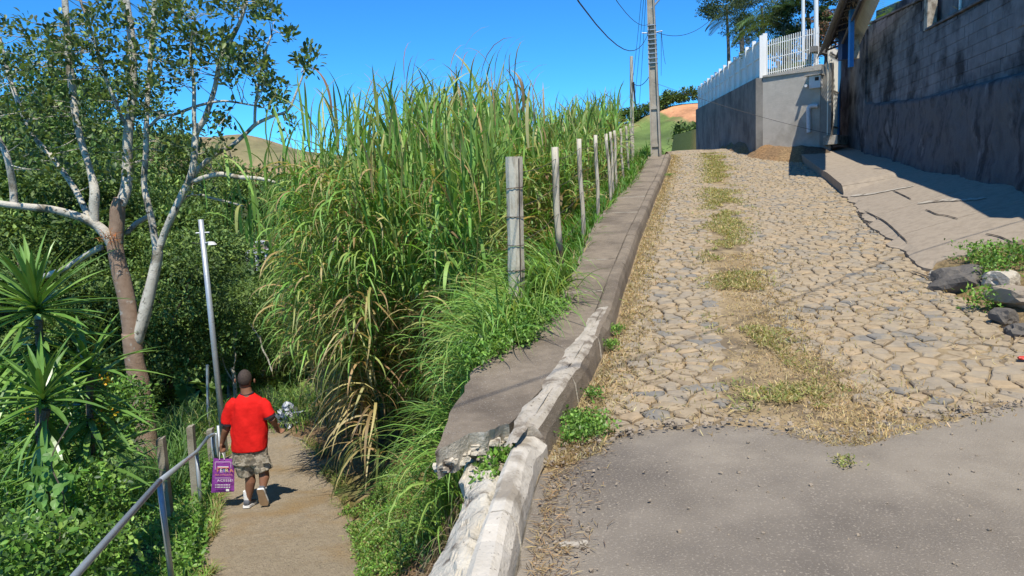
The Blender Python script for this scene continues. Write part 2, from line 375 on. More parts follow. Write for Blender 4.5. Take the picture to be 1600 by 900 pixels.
def stone_geo(p, poly, raise_):
    n = len(poly); pts = []
    per = [np.linalg.norm(poly[(a+1) % n]-poly[a]) for a in range(n)]
    for a in range(n):
        if per[a] < .02: continue
        A, B = poly[a], poly[(a+1) % n]; pts.append(A)
        if per[a] > .09:
            nn = np.array([B[1]-A[1], A[0]-B[0]])/per[a]; pts.append((A+B)/2+nn*(rng.random()-.6)*.025)
    pts = np.array(pts)
    if len(pts) < 3: return None
    c = pts.mean(0); d = pts-c; L = np.linalg.norm(d, axis=1, keepdims=True)
    gap = .007+.008*rng.random()
    ring0 = c+d*(1-gap/np.maximum(L, .03)); ring1 = c+d*(1-(gap+.010)/np.maximum(L, .04)); ring2 = c+d*.55
    tilt = (rng.random(2)-.5)*.10; h = raise_+.002+rng.random()*.011
    def z(q, dz): return np.array([float(Zr(a[1])) for a in q])+dz+(q-c)@tilt
    k = len(pts)
    V = [np.c_[ring0, z(ring0, -.05)], np.c_[ring0, z(ring0, h-.010)], np.c_[ring1, z(ring1, h)], np.c_[ring2, z(ring2, h+.001+.006*rng.random())]]
    Fc = []
    for r_ in range(3):
        for j in range(k): Fc.append((r_*k+j, r_*k+(j+1) % k, (r_+1)*k+(j+1) % k, (r_+1)*k+j))
    Fc.append(tuple(3*k+j for j in range(k)))
    return np.concatenate(V), Fc
stones = []
for p, poly in cells(S):
    x, y = p
    if x < float(XLr(y))+.10 or x > float(XRr(y))-.0+.08*rng.random() or y > 29: continue
    if y < float(Yb(x))+.05: continue
    # the straw and grass strip down the middle, and worn edges, bury some stones
    cx, cyy = proj((x, y, float(Zr(y)))); 
    u = (x-float(XLr(y)))/(float(XRr(y))-float(XLr(y)))
    bury = math.exp(-((u-(.36+.0*y))/.085)**2)*(.045 if y < 12 else .03)+max(0, .07-u)*.3+.014*max(0, float(fbm(x*.9, y*.9)))
    if y < 5.9 and .26 < u < .50: bury += .05
    g = stone_geo(p, poly, -min(bury, .04)+.008)
    if g is None: continue
    area = 0.5*abs(sum(poly[a][0]*poly[(a+1) % len(poly)][1]-poly[(a+1) % len(poly)][0]*poly[a][1] for a in range(len(poly))))
    vis = cx < 1610 and cyy < 905
    stones.append((area/(y*y*y)*(1 if vis else 0), g, bury))
stones.sort(key=lambda s: -s[0])
mbS = MB()
for i, (a, (V, Fc), bury) in enumerate(stones):
    q = rng.random(); mi = 0 if q < .48 else 1 if q < .80 else 2 if q < .87 else 3
    if i < 298:
        o = mesh('cobblestone', V, Fc, m_stones[mi], cobroad)
    else: mbS.add(V, Fc, mi)
mbS.build('cobblestones', None, cobroad, mats=m_stones, kind='stuff')

# ================================================================== LEFT SIDEWALK: slabs and kerb stones
sidewalk = thing('sidewalk', None, None, (0, 0, 0)); sidewalk['kind'] = 'structure'
def kerb_top(y): return float(XLr(y))-.03-.05, float(XLr(y))-.03-.05-.125
KH = .19
joints = [SLAB0, 6.05, 7.7, 9.3, 11.4, 13.4, 15.6, 18.2, 21, 24.4]
for i in range(len(joints)-1):
    y0, y1 = joints[i]+.008, joints[i+1]-.008; nseg = max(6, int((y1-y0)/.12)); nac = 14; V = []; rows_ = np.linspace(y0, y1, nseg+1)
    lift = (rng.random()-.5)*.012
    for a, yy in enumerate(rows_):
        xl = float(XSl(yy))+.03*float(fbm(yy*4, 1)); xr = kerb_top(yy)[1]-.006
        for b in range(nac+1):
            t = b/nac; x = xl+(xr-xl)*t; y = yy
            if i == 0: # ragged broken end
                y = yy+(1-a/nseg)**4*( .10*float(fbm(x*5, 7))+.25*t*t-.12*(1-t)+.13*math.sin(t*3.0))
            V.append((x, y, float(Zr(y))+KH-.015+lift+.006*float(fbm(x*2, y*2))))
    th = .16 if i == 0 else .11; k = nac+1; n1 = len(V); V = np.array(V); B = V.copy(); B[:, 2] -= th+.03*fbm(V[:, 0]*7, V[:, 1]*7); 
    per = [(a, 0) for a in range(nseg+1)]
    # recede bottom for undercut roughness
    Fc = [(a*k+b, a*k+b+1, (a+1)*k+b+1, (a+1)*k+b) for a in range(nseg) for b in range(nac)]
    Fb = [tuple(v+n1 for v in reversed(f)) for f in Fc]
    mid = []
    def side(seq):
        out = []
        for s0, s1 in zip(seq[:-1], seq[1:]): out.append((s1, s0, s0+n1, s1+n1))
        return out
    front = [b for b in range(k)]
    if i == 0:
        for b in front:
            B[b, 1] += .09+.05*float(fbm(B[b, 0]*9, 3)); B[b, 2] += .02*float(fbm(B[b, 0]*14, 5))
    Fs = side([a*k for a in range(nseg, -1, -1)])+side([nseg*k+b for b in range(nac, -1, -1)])+side([a*k+nac for a in range(nseg+1)])
    Ff = side(front)
    VV = np.concatenate([V, B]); faces = Fc+Fb+Fs+Ff; mi = [0]*(len(Fc)+len(Fb)+len(Fs))+[1]*len(Ff)
    o = mesh('slab', VV, faces, None, sidewalk, mats=[m_conc, m_mortar], mi=mi)
    if i == 0: o['label'] = 'concrete slab with its near end broken off'
# crumbled broken edge pieces under the slab end
mb = MB()
for t in np.linspace(.02, .96, 16):
    x = float(XSl(SLAB0))+(kerb_top(SLAB0)[1]-float(XSl(SLAB0)))*t
    y = SLAB0+(.10*float(fbm(x*5, 7))+.25*t*t-.12*(1-t)+.13*math.sin(t*3.0))+.05
    for q in range(3):
        r = .012+.016*rng.random(); mb.box((x+(rng.random()-.5)*.05, y+(rng.random()-.3)*.05, float(Zr(y))+KH-.10-.07*rng.random()), (r*2.4, r*1.4, r*1.1), jit=r*.9)
mb.build('broken_edge', m_mortar, sidewalk)
# kerb stones
kj = [2.0, 3.05, 4.05]+[4.05+.98*i for i in range(1, 22)]
for i in range(len(kj)-1):
    y0, y1 = kj[i]+.006, kj[i+1]-.006; near = y0 < 3.9; pale = y1 < 7.2
    n = 9; V = []; off = (rng.random()-.5)*.012; dz = (rng.random()-.5)*.012
    for a in range(n+1):
        y = y0+(y1-y0)*a/n; xr_, xl_ = kerb_top(y); z = float(Zr(y)); h = KH+dz+.006*float(fbm(y*8, i))
        if near: h = KH*.86+.01*float(fbm(y*6, 3))-(.03 if i == 1 and a > 7 else 0)
        wob = lambda s: .010*float(fbm(y*9, s)) if pale else .003*float(fbm(y*9, s))
        if near: xl_ += .025
        V += [(xr_+.055+off, y, z-.1), (xr_+.035+off+wob(1), y, z+h*.55), (xr_+.01+off+wob(2), y, z+h-.02), (xr_-.02+off+wob(2), y, z+h), (xl_+.02+off, y, z+h+wob(5)*.5), (xl_+off+wob(4), y, z+h-.015), (xl_-.01+off, y, z-.30 if near else z-.1)]
    k = 7; Fc = [(a*k+b+1, a*k+b, (a+1)*k+b, (a+1)*k+b+1) for a in range(n) for b in range(k-1)]+[tuple(range(k)), tuple(n*k+b for b in range(k-1, -1, -1))]
    mi = []
    for a in range(n):
        for b in range(k-1):
            y = y0+(y1-y0)*a/n
            mi.append(1 if (near or (pale and b >= 2 and (b > 2 or y < 6)) ) else 0)
    mi += [1 if pale else 0]*2
    o = mesh('kerbstone', V, Fc, None, sidewalk, mats=[m_conc, m_bare if near else m_pale], mi=mi)
    if near: o['label'] = 'pale bare kerbstone beside the washed-out gap'
# smeared cement haunch on top of the near kerb (joins slab and kerb)
V = []; n = 60
for a in range(n+1):
    y = 3.78+(6.9-3.78)*a/n; xr_, xl_ = kerb_top(y); w = .022+.03*float(fbm(y*3, 4)); 
    if y > 6.2: w *= (6.95-y)/.75
    for b in range(7):
        t = b/6; V.append((xl_-w+(w+.07)*t, y, float(Zr(y))+KH-.008+.012*math.sin(math.pi*min(1, t*.75+.02))+.008*float(fbm(t*6, y*9))))
mesh('cement_smear', V, [(a*7+b, a*7+b+1, (a+1)*7+b+1, (a+1)*7+b) for a in range(n) for b in range(6)], m_pale, sidewalk, smoothf=True)

# broken masonry footing left standing beside the near kerb
ed = [hit(a, b, lambda y, q=q: y*0+q) for a, b, q in ((600, 1000, -.08), (668, 900, -.08), (692, 862, -.08), (712, 815, -.07), (722, 782, -.07), (712, 762, -.06), (722, 738, -.05), (752, 718, -.10), (775, 708, -.03))]
ex = np.array(ed); t_ = np.linspace(0, 1, len(ex)); nA = 70; nB = 34; V = []
V3 = np.zeros((nA+1, nB+1, 3))
for a in range(nA+1):
    s = a/nA; e = np.array([np.interp(s, t_, ex[:, i]) for i in range(3)])
    y = 2.1+(3.98-2.1)*s; kx = kerb_top(y)[1]+.02; k0 = np.array([kx, y, float(Zr(y))+.0])
    for b in range(nB+1):
        t = b/nB; p = k0*t+e*(1-t); V3[a, b] = p
        V3[a, b, 2] += .05*math.sin(math.pi*t)*(1 if s < .8 else .3)
nz = fbm(V3[..., 0]*7, V3[..., 1]*7, V3[..., 2]*7); n2 = fbm(V3[..., 0]*2.2+9, V3[..., 1]*2.2, V3[..., 2]*2.2)
tt = np.linspace(0, 1, nB+1)[None]; fall = np.minimum(1, (1-tt)*6)
V3[..., 2] += fall*(nz*.030+np.round(n2*3)/3*.05); V3[..., 0] += fall*(nz*.02+.03*np.abs(n2))
V3[:, -1, 2] -= .15; V3[:, -2, 2] -= .05
base = V3[:, 0].copy(); base[:, 2] -= .5; base[:, 0] += .12; base[:, 1] += .05
V3 = np.concatenate([base[:, None], V3], 1); k = nB+2
cap = V3[-1].copy(); cap[:, 2] -= .55; cap[:, 1] += .05
V3 = np.concatenate([V3, cap[None]], 0)
mesh('broken_footing', V3, [(a*k+b, a*k+b+1, (a+1)*k+b+1, (a+1)*k+b) for a in range(nA+1) for b in range(k-1)], m_mortar, smoothf=False, label='crumbling pale mortar footing beside the near kerb over the washed-out drop', cat='masonry')
# lumps of rubble in the cavity below the slab
def lump(c, r, sub=2, amp=.35, sq=(1, 1, 1), seed=0, cut=None):
    bm = bmesh.new(); bmesh.ops.create_icosphere(bm, subdivisions=sub, radius=1); V = np.array([v.co[:] for v in bm.verts]); Fc = [[v.index for v in f.verts] for f in bm.faces]; bm.free()
    d = 1+amp*vn(V[:, 0]*1.3+seed*7, V[:, 1]*1.3, V[:, 2]*1.3+seed)+amp*.35*vn(V[:, 0]*4, V[:, 1]*4+seed, V[:, 2]*4)
    V = V*d[:, None]; V = np.clip(V, -.86, .86)*np.array(sq)*r+np.array(c); return V, Fc
for (px, py, q, r, s, lab) in ((772, 722, -.03, .075, (1.4, 1, .8), 'pale mortar lump stuck under the broken end of the slab'), (745, 738, -.16, .09, (1, 1, 1.1), 'sandy rubble lump below the overhanging slab'), ):
    p = hit(px, py, lambda y, q=q: y*0+q); V, Fc = lump(p, r, 3, .4, s, px); mesh('rubble_lump', V, Fc, m_mortar, label=lab, cat='rubble')

# ================================================================== RIGHT SIDEWALK
rs = thing('sidewalk', None, None, (0, 0, 0)); rs['kind'] = 'structure'
Yn = pol_y([(1440, 434), (1480, 414), (1530, 404), (1600, 390), (1700, 372)], lambda y: Zr(y)+.08)
def rsz(x, y, t):
    far = smooth((y-15.3)/.4); e = float(Zr(y))+.04+.17*float(far); w = float(ZW(y))+.02
    return e+(w-e)*t**.9+.004*float(fbm(x*1.5, y*1.5))
rj = [8.55, 10.3, 12.1, 14.0, 15.6, 18.6, 22.0, 25.6]
for i in range(len(rj)-1):
    y0, y1 = rj[i]+.008, rj[i+1]-.008; nseg = 16; nac = 14; V = []
    for a in range(nseg+1):
        for b in range(nac+1):
            t = b/nac; y = y0+(y1-y0)*a/nseg-.35*t
            if i == 0:
                y = y0+(y1-y0)*a/nseg; 
                y -= (1-a/nseg)*(.9*t*t)+(a/nseg)*.35*t
                y += (1-a/nseg)**2*.10*float(fbm(t*9, 3))
            xl = float(XRr(y))+.03+(.07*float(fbm(y*3.2, 6)) if (y < 15.4 and b == 0) else 0); xr = wallX(y)+.02; x = xl+(xr-xl)*t
            V.append((x, y, rsz(x, y, t)))
    k = nac+1; V = np.array(V); n1 = len(V); B = V.copy(); B[:, 2] -= .28
    Fc = [(a*k+b, a*k+b+1, (a+1)*k+b+1, (a+1)*k+b) for a in range(nseg) for b in range(nac)]
    def side(seq): return [(s1, s0, s0+n1, s1+n1) for s0, s1 in zip(seq[:-1], seq[1:])]
    Fs = side([a*k for a in range(nseg, -1, -1)])+side([nseg*k+b for b in range(nac, -1, -1)])+side([b for b in range(k)])
    mesh('slab', np.concatenate([V, B]), Fc+Fs, m_conc2, rs)
# cement patches in joints and dark cracks
def ribbon(pxs, zf, w, mat, name, parent, dz=.006, **kw):
    pts = [hit(a, b, zf) for a, b in pxs]; pts = catmull(pts, 5); mb = MB(); V = []
    for i, p in enumerate(pts):
        d = pts[min(i+1, len(pts)-1)]-pts[max(i-1, 0)]; n = np.array([-d[1], d[0], 0]); n /= np.linalg.norm(n)+1e-9
        ww = w*(.6+.5*abs(float(fbm(i*.7, px_seed))))*(.3 if i in (0, len(pts)-1) else 1)
        for s in (-1, 1):
            q = p+n*ww*s; V.append((q[0], q[1], SURF(q[0], q[1])+dz))
    return mesh(name, V, [(2*i, 2*i+1, 2*i+3, 2*i+2) for i in range(len(pts)-1)], mat, parent, **kw)
px_seed = 3
def SURF(x, y):
    if x > float(XRr(y)): t = min(1, (x-float(XRr(y)))/max(wallX(y)-float(XRr(y)), .2)); return rsz(x, y, t)
    return float(Zr(y))+.02
RZ = lambda x, y: SURF(x, y)
m_crack = plain('crack_dirt', (.05, .042, .035), .95)
ribbon([(1330, 306), (1362, 303), (1400, 296), (1428, 291)], RZ, .07, m_pale, 'cement_patch', rs)
ribbon([(1434, 318), (1470, 314), (1512, 312), (1540, 310)], RZ, .07, m_pale, 'cement_patch', rs)
for pts in ([(1446, 328), (1462, 335), (1480, 338), (1497, 343)], [(1540, 366), (1562, 371), (1582, 380), (1600, 386)], [(1350, 330), (1380, 345), (1400, 362), (1418, 380)], [(1395, 298), (1412, 306), (1424, 312)]):
    ribbon(pts, RZ, .012, m_crack, 'crack', rs, dz=.008)
for pts in ([(1425, 425), (1446, 432), (1462, 438)], [(1340, 330), (1352, 348), (1366, 362)]):
    ribbon(pts, RZ, .018, m_crack, 'crack', rs, dz=.010)

# ================================================================== WALLS ON THE RIGHT
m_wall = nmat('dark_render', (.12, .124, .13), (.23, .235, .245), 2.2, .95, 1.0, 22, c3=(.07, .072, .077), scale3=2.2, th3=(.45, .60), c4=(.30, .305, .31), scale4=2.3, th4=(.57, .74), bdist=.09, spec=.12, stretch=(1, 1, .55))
m_block = nmat('dark_blocks', (.13, .133, .14), (.24, .245, .255), 2.6, .95, .9, 30, c3=(.045, .047, .05), scale3=1.1, th3=(.45, .62), bdist=.02, spec=.12)  # dark grey blocks with darker blotches
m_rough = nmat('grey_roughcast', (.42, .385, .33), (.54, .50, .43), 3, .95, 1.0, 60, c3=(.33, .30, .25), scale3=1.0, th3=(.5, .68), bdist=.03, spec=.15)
m_white = nmat('white_paint', (.74, .72, .66), (.80, .79, .74), 2, .5, .1, 30, c3=(.60, .56, .47), scale3=3, th3=(.6, .75))
m_sky_wall = m_rough
# retaining wall: lower rough render (proud), upper block courses, each block a piece
rw = thing('retaining_wall', 'tall dark stained retaining wall above the right sidewalk', 'wall', (wallX(15), 15, 1.4))
def wp(y, z, off=0.0):     # point on wall line; off>0 toward the road
    return np.array([wallX(y)-off*.968, y+off*.25*0, z])
def toplow(y): return np.interp(y, [0, 8, 12, 16.1, 20.2, 21.3], [2.6, 2.75, 2.85, 2.95, 3.2, 3.35])
V = []; ysw = np.arange(0, 21.35, .14); nzv = 26
for y in ysw:
    for j in range(nzv+1):
        t = j/nzv; z = float(ZW(y))-.3+(toplow(y)-float(ZW(y))+.3)*t
        b = .13+.08*float(fbm(y*.8, z*.8))+.05*float(fbm(y*2.2+z*.9, z*.5+3))+.03*float(fbm(y*3+z, z*1.2))+.010*float(fbm(y*9, z*9)); b += .10*(1-t)**2
        if j == nzv: b = -.02
        V.append(wp(y, z, b))
k = nzv+1; n = len(ysw)
Fc = [(a*k+b+1, a*k+b, (a+1)*k+b, (a+1)*k+b+1) for a in range(n-1) for b in range(k-1)]
endi = len(V)
for j in range(k): V.append(np.array(V[(n-1)*k+j])+[.35, .02, 0])
Fc += [((n-1)*k+j+1, (n-1)*k+j, endi+j, endi+j+1) for j in range(k-1)]
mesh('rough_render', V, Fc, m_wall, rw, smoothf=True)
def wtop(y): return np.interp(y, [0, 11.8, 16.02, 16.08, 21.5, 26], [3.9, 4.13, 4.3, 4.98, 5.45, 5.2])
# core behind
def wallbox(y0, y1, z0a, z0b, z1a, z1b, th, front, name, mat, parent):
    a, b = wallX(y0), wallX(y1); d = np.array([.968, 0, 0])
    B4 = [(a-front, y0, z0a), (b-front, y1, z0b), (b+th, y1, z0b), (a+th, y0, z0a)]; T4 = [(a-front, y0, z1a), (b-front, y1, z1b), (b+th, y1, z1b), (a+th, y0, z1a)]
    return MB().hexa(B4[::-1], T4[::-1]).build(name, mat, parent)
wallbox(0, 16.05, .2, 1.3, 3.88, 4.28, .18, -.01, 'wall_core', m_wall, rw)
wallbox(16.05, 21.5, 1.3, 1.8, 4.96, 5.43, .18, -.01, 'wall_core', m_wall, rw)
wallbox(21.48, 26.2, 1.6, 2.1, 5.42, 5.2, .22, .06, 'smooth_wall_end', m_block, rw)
# block courses
bh = .205; bl = .42; nb = 0; restb = MB()
for r_ in range(0, 16):
    y = 3.0+(.21 if r_ % 2 else 0)
    while y < 21.3:
        y2 = min(y+bl, 21.45); z0 = 5.40-(r_+1)*bh; z1 = z0+bh-.007
        zt = min(float(wtop(y)), float(wtop(y2-.02)))-.0
        if z1 > zt: z1 = zt
        if z1-z0 > .05 and z1 > toplow(y)-.02 and not (y < 16.05 < y2 and z1 > 4.3):
            f = .004+.006*rng.random(); mbx = MB(); a, b = wallX(y+.003), wallX(y2-.004)
            B4 = [(a-f, y+.003, z0), (b-f, y2-.004, z0), (b+.05, y2-.004, z0), (a+.05, y+.003, z0)]; T4 = [(x_, y_, z1) for x_, y_, _ in B4]
            mbx.hexa(B4[::-1], T4[::-1])
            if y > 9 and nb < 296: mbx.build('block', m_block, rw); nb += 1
            else: restb.add(np.concatenate(mbx.v), mbx.f)
        y = y2
if restb.n: restb.build('blocks', m_block, rw, kind='stuff')
# pale concrete stub at the step in the wall top
b0 = wallX(16.0); V4 = lambda x0, x1, y0, y1, z: [(x0, y0, z), (x1, y0, z), (x1, y1, z), (x0, y1, z)]
MB().hexa(V4(b0-.035, b0+.17, 15.93, 16.06, 4.30), V4(b0-.035, b0+.17, 15.93, 16.06, 4.98)).build('column_stub', m_pale, rw)['label'] = 'pale concrete column stub at the step in the wall top'
# capping bead
V = []; 
for nm, a0, a1, z0, z1 in (('coping', 1, 16.0, 3.93, 4.30), ('coping', 16.08, 21.4, 4.98, 5.45)):
    a, b = wallX(a0), wallX(a1); MB().hexa([(a-.04, a0, z0), (a+.2, a0, z0), (b+.2, a1, z1), (b-.04, a1, z1)], [(a-.04, a0, z0+.04), (a+.2, a0, z0+.04), (b+.2, a1, z1+.04), (b-.04, a1, z1+.04)]).build('coping', m_block, rw)
# rear wall on the upper terrace
c0 = P(1375, 16, 24); c1 = P(1425, -4, 19.5); d = c1-c0; c2 = c0+d*3.6
def vwall(name, a, b, z0, th, mat, za=None, zb=None, **kw):
    a = np.array(a, float); b = np.array(b, float); dd = (b-a)[:2]; nrm = np.array([-dd[1], dd[0]]); nrm /= np.linalg.norm(nrm); o = nrm*th
    B4 = [(a[0], a[1], z0), (b[0], b[1], z0), (b[0]+o[0], b[1]+o[1], z0), (a[0]+o[0], a[1]+o[1], z0)]
    T4 = [(a[0], a[1], a[2]), (b[0], b[1], b[2]), (b[0]+o[0], b[1]+o[1], b[2]), (a[0]+o[0], a[1]+o[1], a[2])]
    return MB().hexa(B4, T4).build(name, mat, kw.pop('parent', None), **kw)
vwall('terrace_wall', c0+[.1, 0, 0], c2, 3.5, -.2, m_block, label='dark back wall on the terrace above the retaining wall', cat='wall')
# grey metal post standing on the terrace
pp = P(1500, 26, 14.5); t = thing('metal_post', 'thin pale grey metal post on the grassy terrace, right of the column stub', 'post', (pp[0], pp[1], 3.9))
MB().tube([(pp[0], pp[1], 3.9), (pp[0], pp[1], 5.9)], .03).build('shaft', m_white, t)
pw = MB(); a = wp(15.9, 4.36, -.1); b = wp(12.8, 4.52, -.5); pw.tube([a, b], .022).build('white_pipe', m_white, label='thin white pipe lying along the terrace edge behind the wall', cat='pipe')

# gate wall group
A_ = np.array([P(1192, 200, 24)[0], 24.0]); Bp = np.array([P(1281, 200, 22.8)[0], 22.8]); C_ = np.array([P(1094, 200, 40)[0], 40.0])
ztA, ztB = P(1192, 121, 24)[2], P(1281, 103, 22.8)[2]; zC = P(1094, 171, 40)[2]
gw = thing('boundary_wall', 'grey roughcast boundary wall facing the road under the white railing', 'wall', (A_[0], A_[1], 2.3))
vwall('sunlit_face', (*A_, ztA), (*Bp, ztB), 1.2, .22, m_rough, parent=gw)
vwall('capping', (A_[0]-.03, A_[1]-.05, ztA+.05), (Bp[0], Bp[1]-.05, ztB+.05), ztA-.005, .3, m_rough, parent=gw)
sw = thing('boundary_wall', 'shaded grey wall running uphill under the white panel fence', 'wall', (A_[0], A_[1]+.5, 2.3))
m_rough2 = nmat('grey_render_shade', (.20, .19, .17), (.28, .265, .24), 3, .95, 1.0, 50, c3=(.13, .125, .115), scale3=1.0, th3=(.45, .65), bdist=.03, spec=.15)  # darker copy of the roughcast: this wall's shade is put into the colour
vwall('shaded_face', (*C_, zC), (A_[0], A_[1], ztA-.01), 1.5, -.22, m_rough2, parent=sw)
# white panel fence on top of the shaded wall
pf = thing('panel_fence', 'white slatted panel fence on the shaded wall climbing away up the road', 'fence', (A_[0], A_[1], ztA))
zfA, zfC = P(1196, 60, 24)[2], P(1094, 137, 40)[2]
nP = 13; ax2 = (C_-A_)/np.linalg.norm(C_-A_); n2_ = np.array([-ax2[1], ax2[0]]); Lf = np.linalg.norm(C_-A_)
def fpt(s, z, off=0): q = A_+ax2*s+n2_*off; return (q[0], q[1], z)
def zb_(s): return ztA+(zC-ztA)*s/Lf
def zt_(s): return zfA+(zfC-zfA)*s/Lf
def fbox(mb, s0, s1, za0, zb0, za1, zb1, o0, o1): 
    B4 = [fpt(s0, za0, o0), fpt(s1, zb0, o0), fpt(s1, zb0, o1), fpt(s0, za0, o1)]; T4 = [fpt(s0, za1, o0), fpt(s1, zb1, o0), fpt(s1, zb1, o1), fpt(s0, za1, o1)]
    mb.hexa(B4[::-1], T4[::-1])
for i in range(nP+1):
    s = Lf*i/nP; mb = MB(); fbox(mb, s-.05 if i else 0, s+.06, zb_(s)-.06, zb_(s)-.06, zt_(s)+.10, zt_(s)+.10, -.02, .10)
    mb.build('fence_post', m_white, pf)
    if i == nP: break
    s1 = Lf*(i+1)/nP; n_s = 6
    for j in range(n_s):
        a = s+.07+(s1-s-.13)*j/n_s; b = s+.07+(s1-s-.13)*(j+.9)/n_s; mb = MB(); fbox(mb, a, b, zb_(a)-.02, zb_(b)-.02, zt_(a), zt_(b), .005, .03); mb.build('slat', m_white, pf)
    mb = MB()
    for f in (.08, .56, .97): 
        za, zc = zb_(s)+(zt_(s)-zb_(s))*f, zb_(s1)+(zt_(s1)-zb_(s1))*f; fbox(mb, s+.06, s1-.06, za-.03, zc-.03, za+.02, zc+.02, .03, .06)
    mb.build('rail', m_white, pf)
# white bar railing over the sunlit wall
rl = thing('bar_railing', 'white vertical-bar railing on top of the sunlit roughcast wall', 'railing', (A_[0], A_[1], ztA))
dv = Bp-A_; LL = np.linalg.norm(dv); zr0, zr1 = P(1197, 66, 24)[2], P(1281, 42, 22.8)[2]
for i in range(26):
    f = (i+.6)/26; q = A_+dv*f; z0 = ztA+(ztB-ztA)*f; z1 = zr0+(zr1-zr0)*f
    MB().box((q[0], q[1]+.1, (z0+z1)/2+.03), (.022, .022, z1-z0)).build('bar', m_white, rl)
for f in (.1, .5, .88):
    z0 = ztA+(zr0-ztA)*f; z1 = ztB+(zr1-ztB)*f; MB().tube([(A_[0], A_[1]+.125, z0), (Bp[0], Bp[1]+.125, z1)], .016, 6).build('rail', m_white, rl)
MB().box((A_[0]+.07, A_[1]+.06, (ztA+zfA)/2+.08), (.13, .13, zfA-ztA+.15)).build('corner_post', m_white, rl)
for px, y_, r_, lab in ((1256, 24.9, .055, 'white pole rising behind the bar railing, left one of two'), (1276, 24.6, .07, 'grey pole rising beside the canopy behind the bar railing')):
    q = P(px, 90, y_); t = thing('pole', lab, 'pole', (q[0], q[1], 4.3)); MB().tube([(q[0], q[1], 4.3), (q[0]-.05, q[1], 7.6)], r_, 10).build('shaft', m_white, t)
# gate pillar, gate, pipes, meter box
m_pillar = nmat('brown_pillar', (.19, .175, .15), (.27, .25, .22), 3, .9, .5, 40, spec=.2)
gp = P(1286.5, 200, 21.9)
vwall('gate_pillar', (Bp[0]+.0, Bp[1]-.02, P(1284, 95, 21.9)[2]), (Bp[0]+.25, Bp[1]-.2, P(1290, 92, 21.8)[2]), 1.4, .3, m_pillar, label='narrow brown plastered pillar at the left of the gate', cat='pillar')
m_blue = plain('blue_paint', (.05, .22, .50), .45); m_cream = nmat('cream_metal', (.62, .58, .48), (.70, .66, .56), 3, .5, .1, 30)
g0 = np.array([P(1293, 200, 22.6)[0], 22.6]); g1 = np.array([P(1310, 200, 24)[0], 24.0]); zg = P(1300, 214, 23.3)[2]; gh = 2.7
gt = thing('house_gate', 'cream grille gate with blue frame under the canopy', 'gate', (g0[0], g0[1], zg))
gd = (g1-g0)/np.linalg.norm(g1-g0); gL = np.linalg.norm(g1-g0); gn = np.array([gd[1], -gd[0]])
def gbox(s0, s1, z0, z1, o0, o1): 
    q = [g0+gd*s+gn*o for s, o in ((s0, o0), (s1, o0), (s1, o1), (s0, o1))]; return [(a[0], a[1], z0) for a in q], [(a[0], a[1], z1) for a in q]
MB().hexa(*gbox(.05, gL-.25, zg+.05, zg+gh, -.03, 0)).build('gate_sheet', m_cream, gt)
for i in range(9): MB().hexa(*gbox(.08+i*.155, .10+i*.155, zg+.05, zg+gh-.05, 0, .03)).build('bar', m_white, gt)
for f in (.1, .5, .9): MB().hexa(*gbox(.05, gL-.25, zg+gh*f, zg+gh*f+.05, .03, .05)).build('cross_bar', m_pillar, gt)
MB().hexa(*gbox(gL-.24, gL-.02, zg-.1, zg+gh+.1, -.05, .06)).build('frame_post', m_blue, gt)
MB().hexa(*gbox(-.1, gL, zg-.25, zg+.02, -.1, .3)).build('threshold', m_pale, gt)
# lintel wall over/behind gate
vwall('gate_lintel', (g0[0]-.3, g0[1]+.15, 5.0), (g1[0]+.9, g1[1]+1.4, 5.1), zg+gh, .2, m_pillar, label='brown wall panel above the gate under the canopy', cat='wall')
# ground ramp of the gate recess
mbp = MB(); u_ = dv/LL; nn_ = np.array([u_[1], -u_[0]])
def onface(px, py, off=0.0):
    # point on the sunlit face plane under this pixel
    r = ray(px, py); n3 = np.array([nn_[0], nn_[1], 0]); p0 = np.array([A_[0], A_[1], 0])+n3*off
    s = ((p0-EYE)@n3)/(r@n3); return EYE+r*s
m_pvc = plain('pvc_pipe', (.62, .64, .66), .4)
e = [onface(1278, 165, .06), onface(1268, 165.5, .08), onface(1264, 168, .09), onface(1263, 174, .09), onface(1263.5, 207, .09)]
mbp.tube(catmull(e, 4), .062, 10).build('drain_pipe', m_pvc, label='white plastic drain pipe bent down the roughcast wall', cat='pipe')
pA = onface(1259, 134, 0); pB = onface(1259, 134, .34); MB().tube([pA, pB], .045, 10).build('spout', m_pvc, label='short plastic spout sticking out of the roughcast wall', cat='pipe')
q = onface(1274.5, 128, .09); t = thing('meter_box', 'pale grey meter box with small dark window on the roughcast wall', 'box', q)
bx = np.array([[u_[0], u_[1], 0], [nn_[0], nn_[1], 0], [0, 0, 1]])
MB().box(q, (.34, .16, .36), bx).build('case', m_pvc, t)
MB().box(q+bx[1]*.085+[0, 0, .08]+bx[0]*.06, (.11, .012, .10), bx).build('window', m_crack, t)
MB().box(q+[0, 0, .2]+bx[0]*-.03+bx[1]*.06, (.5, .30, .03), bx).build('lid', m_rough, t)

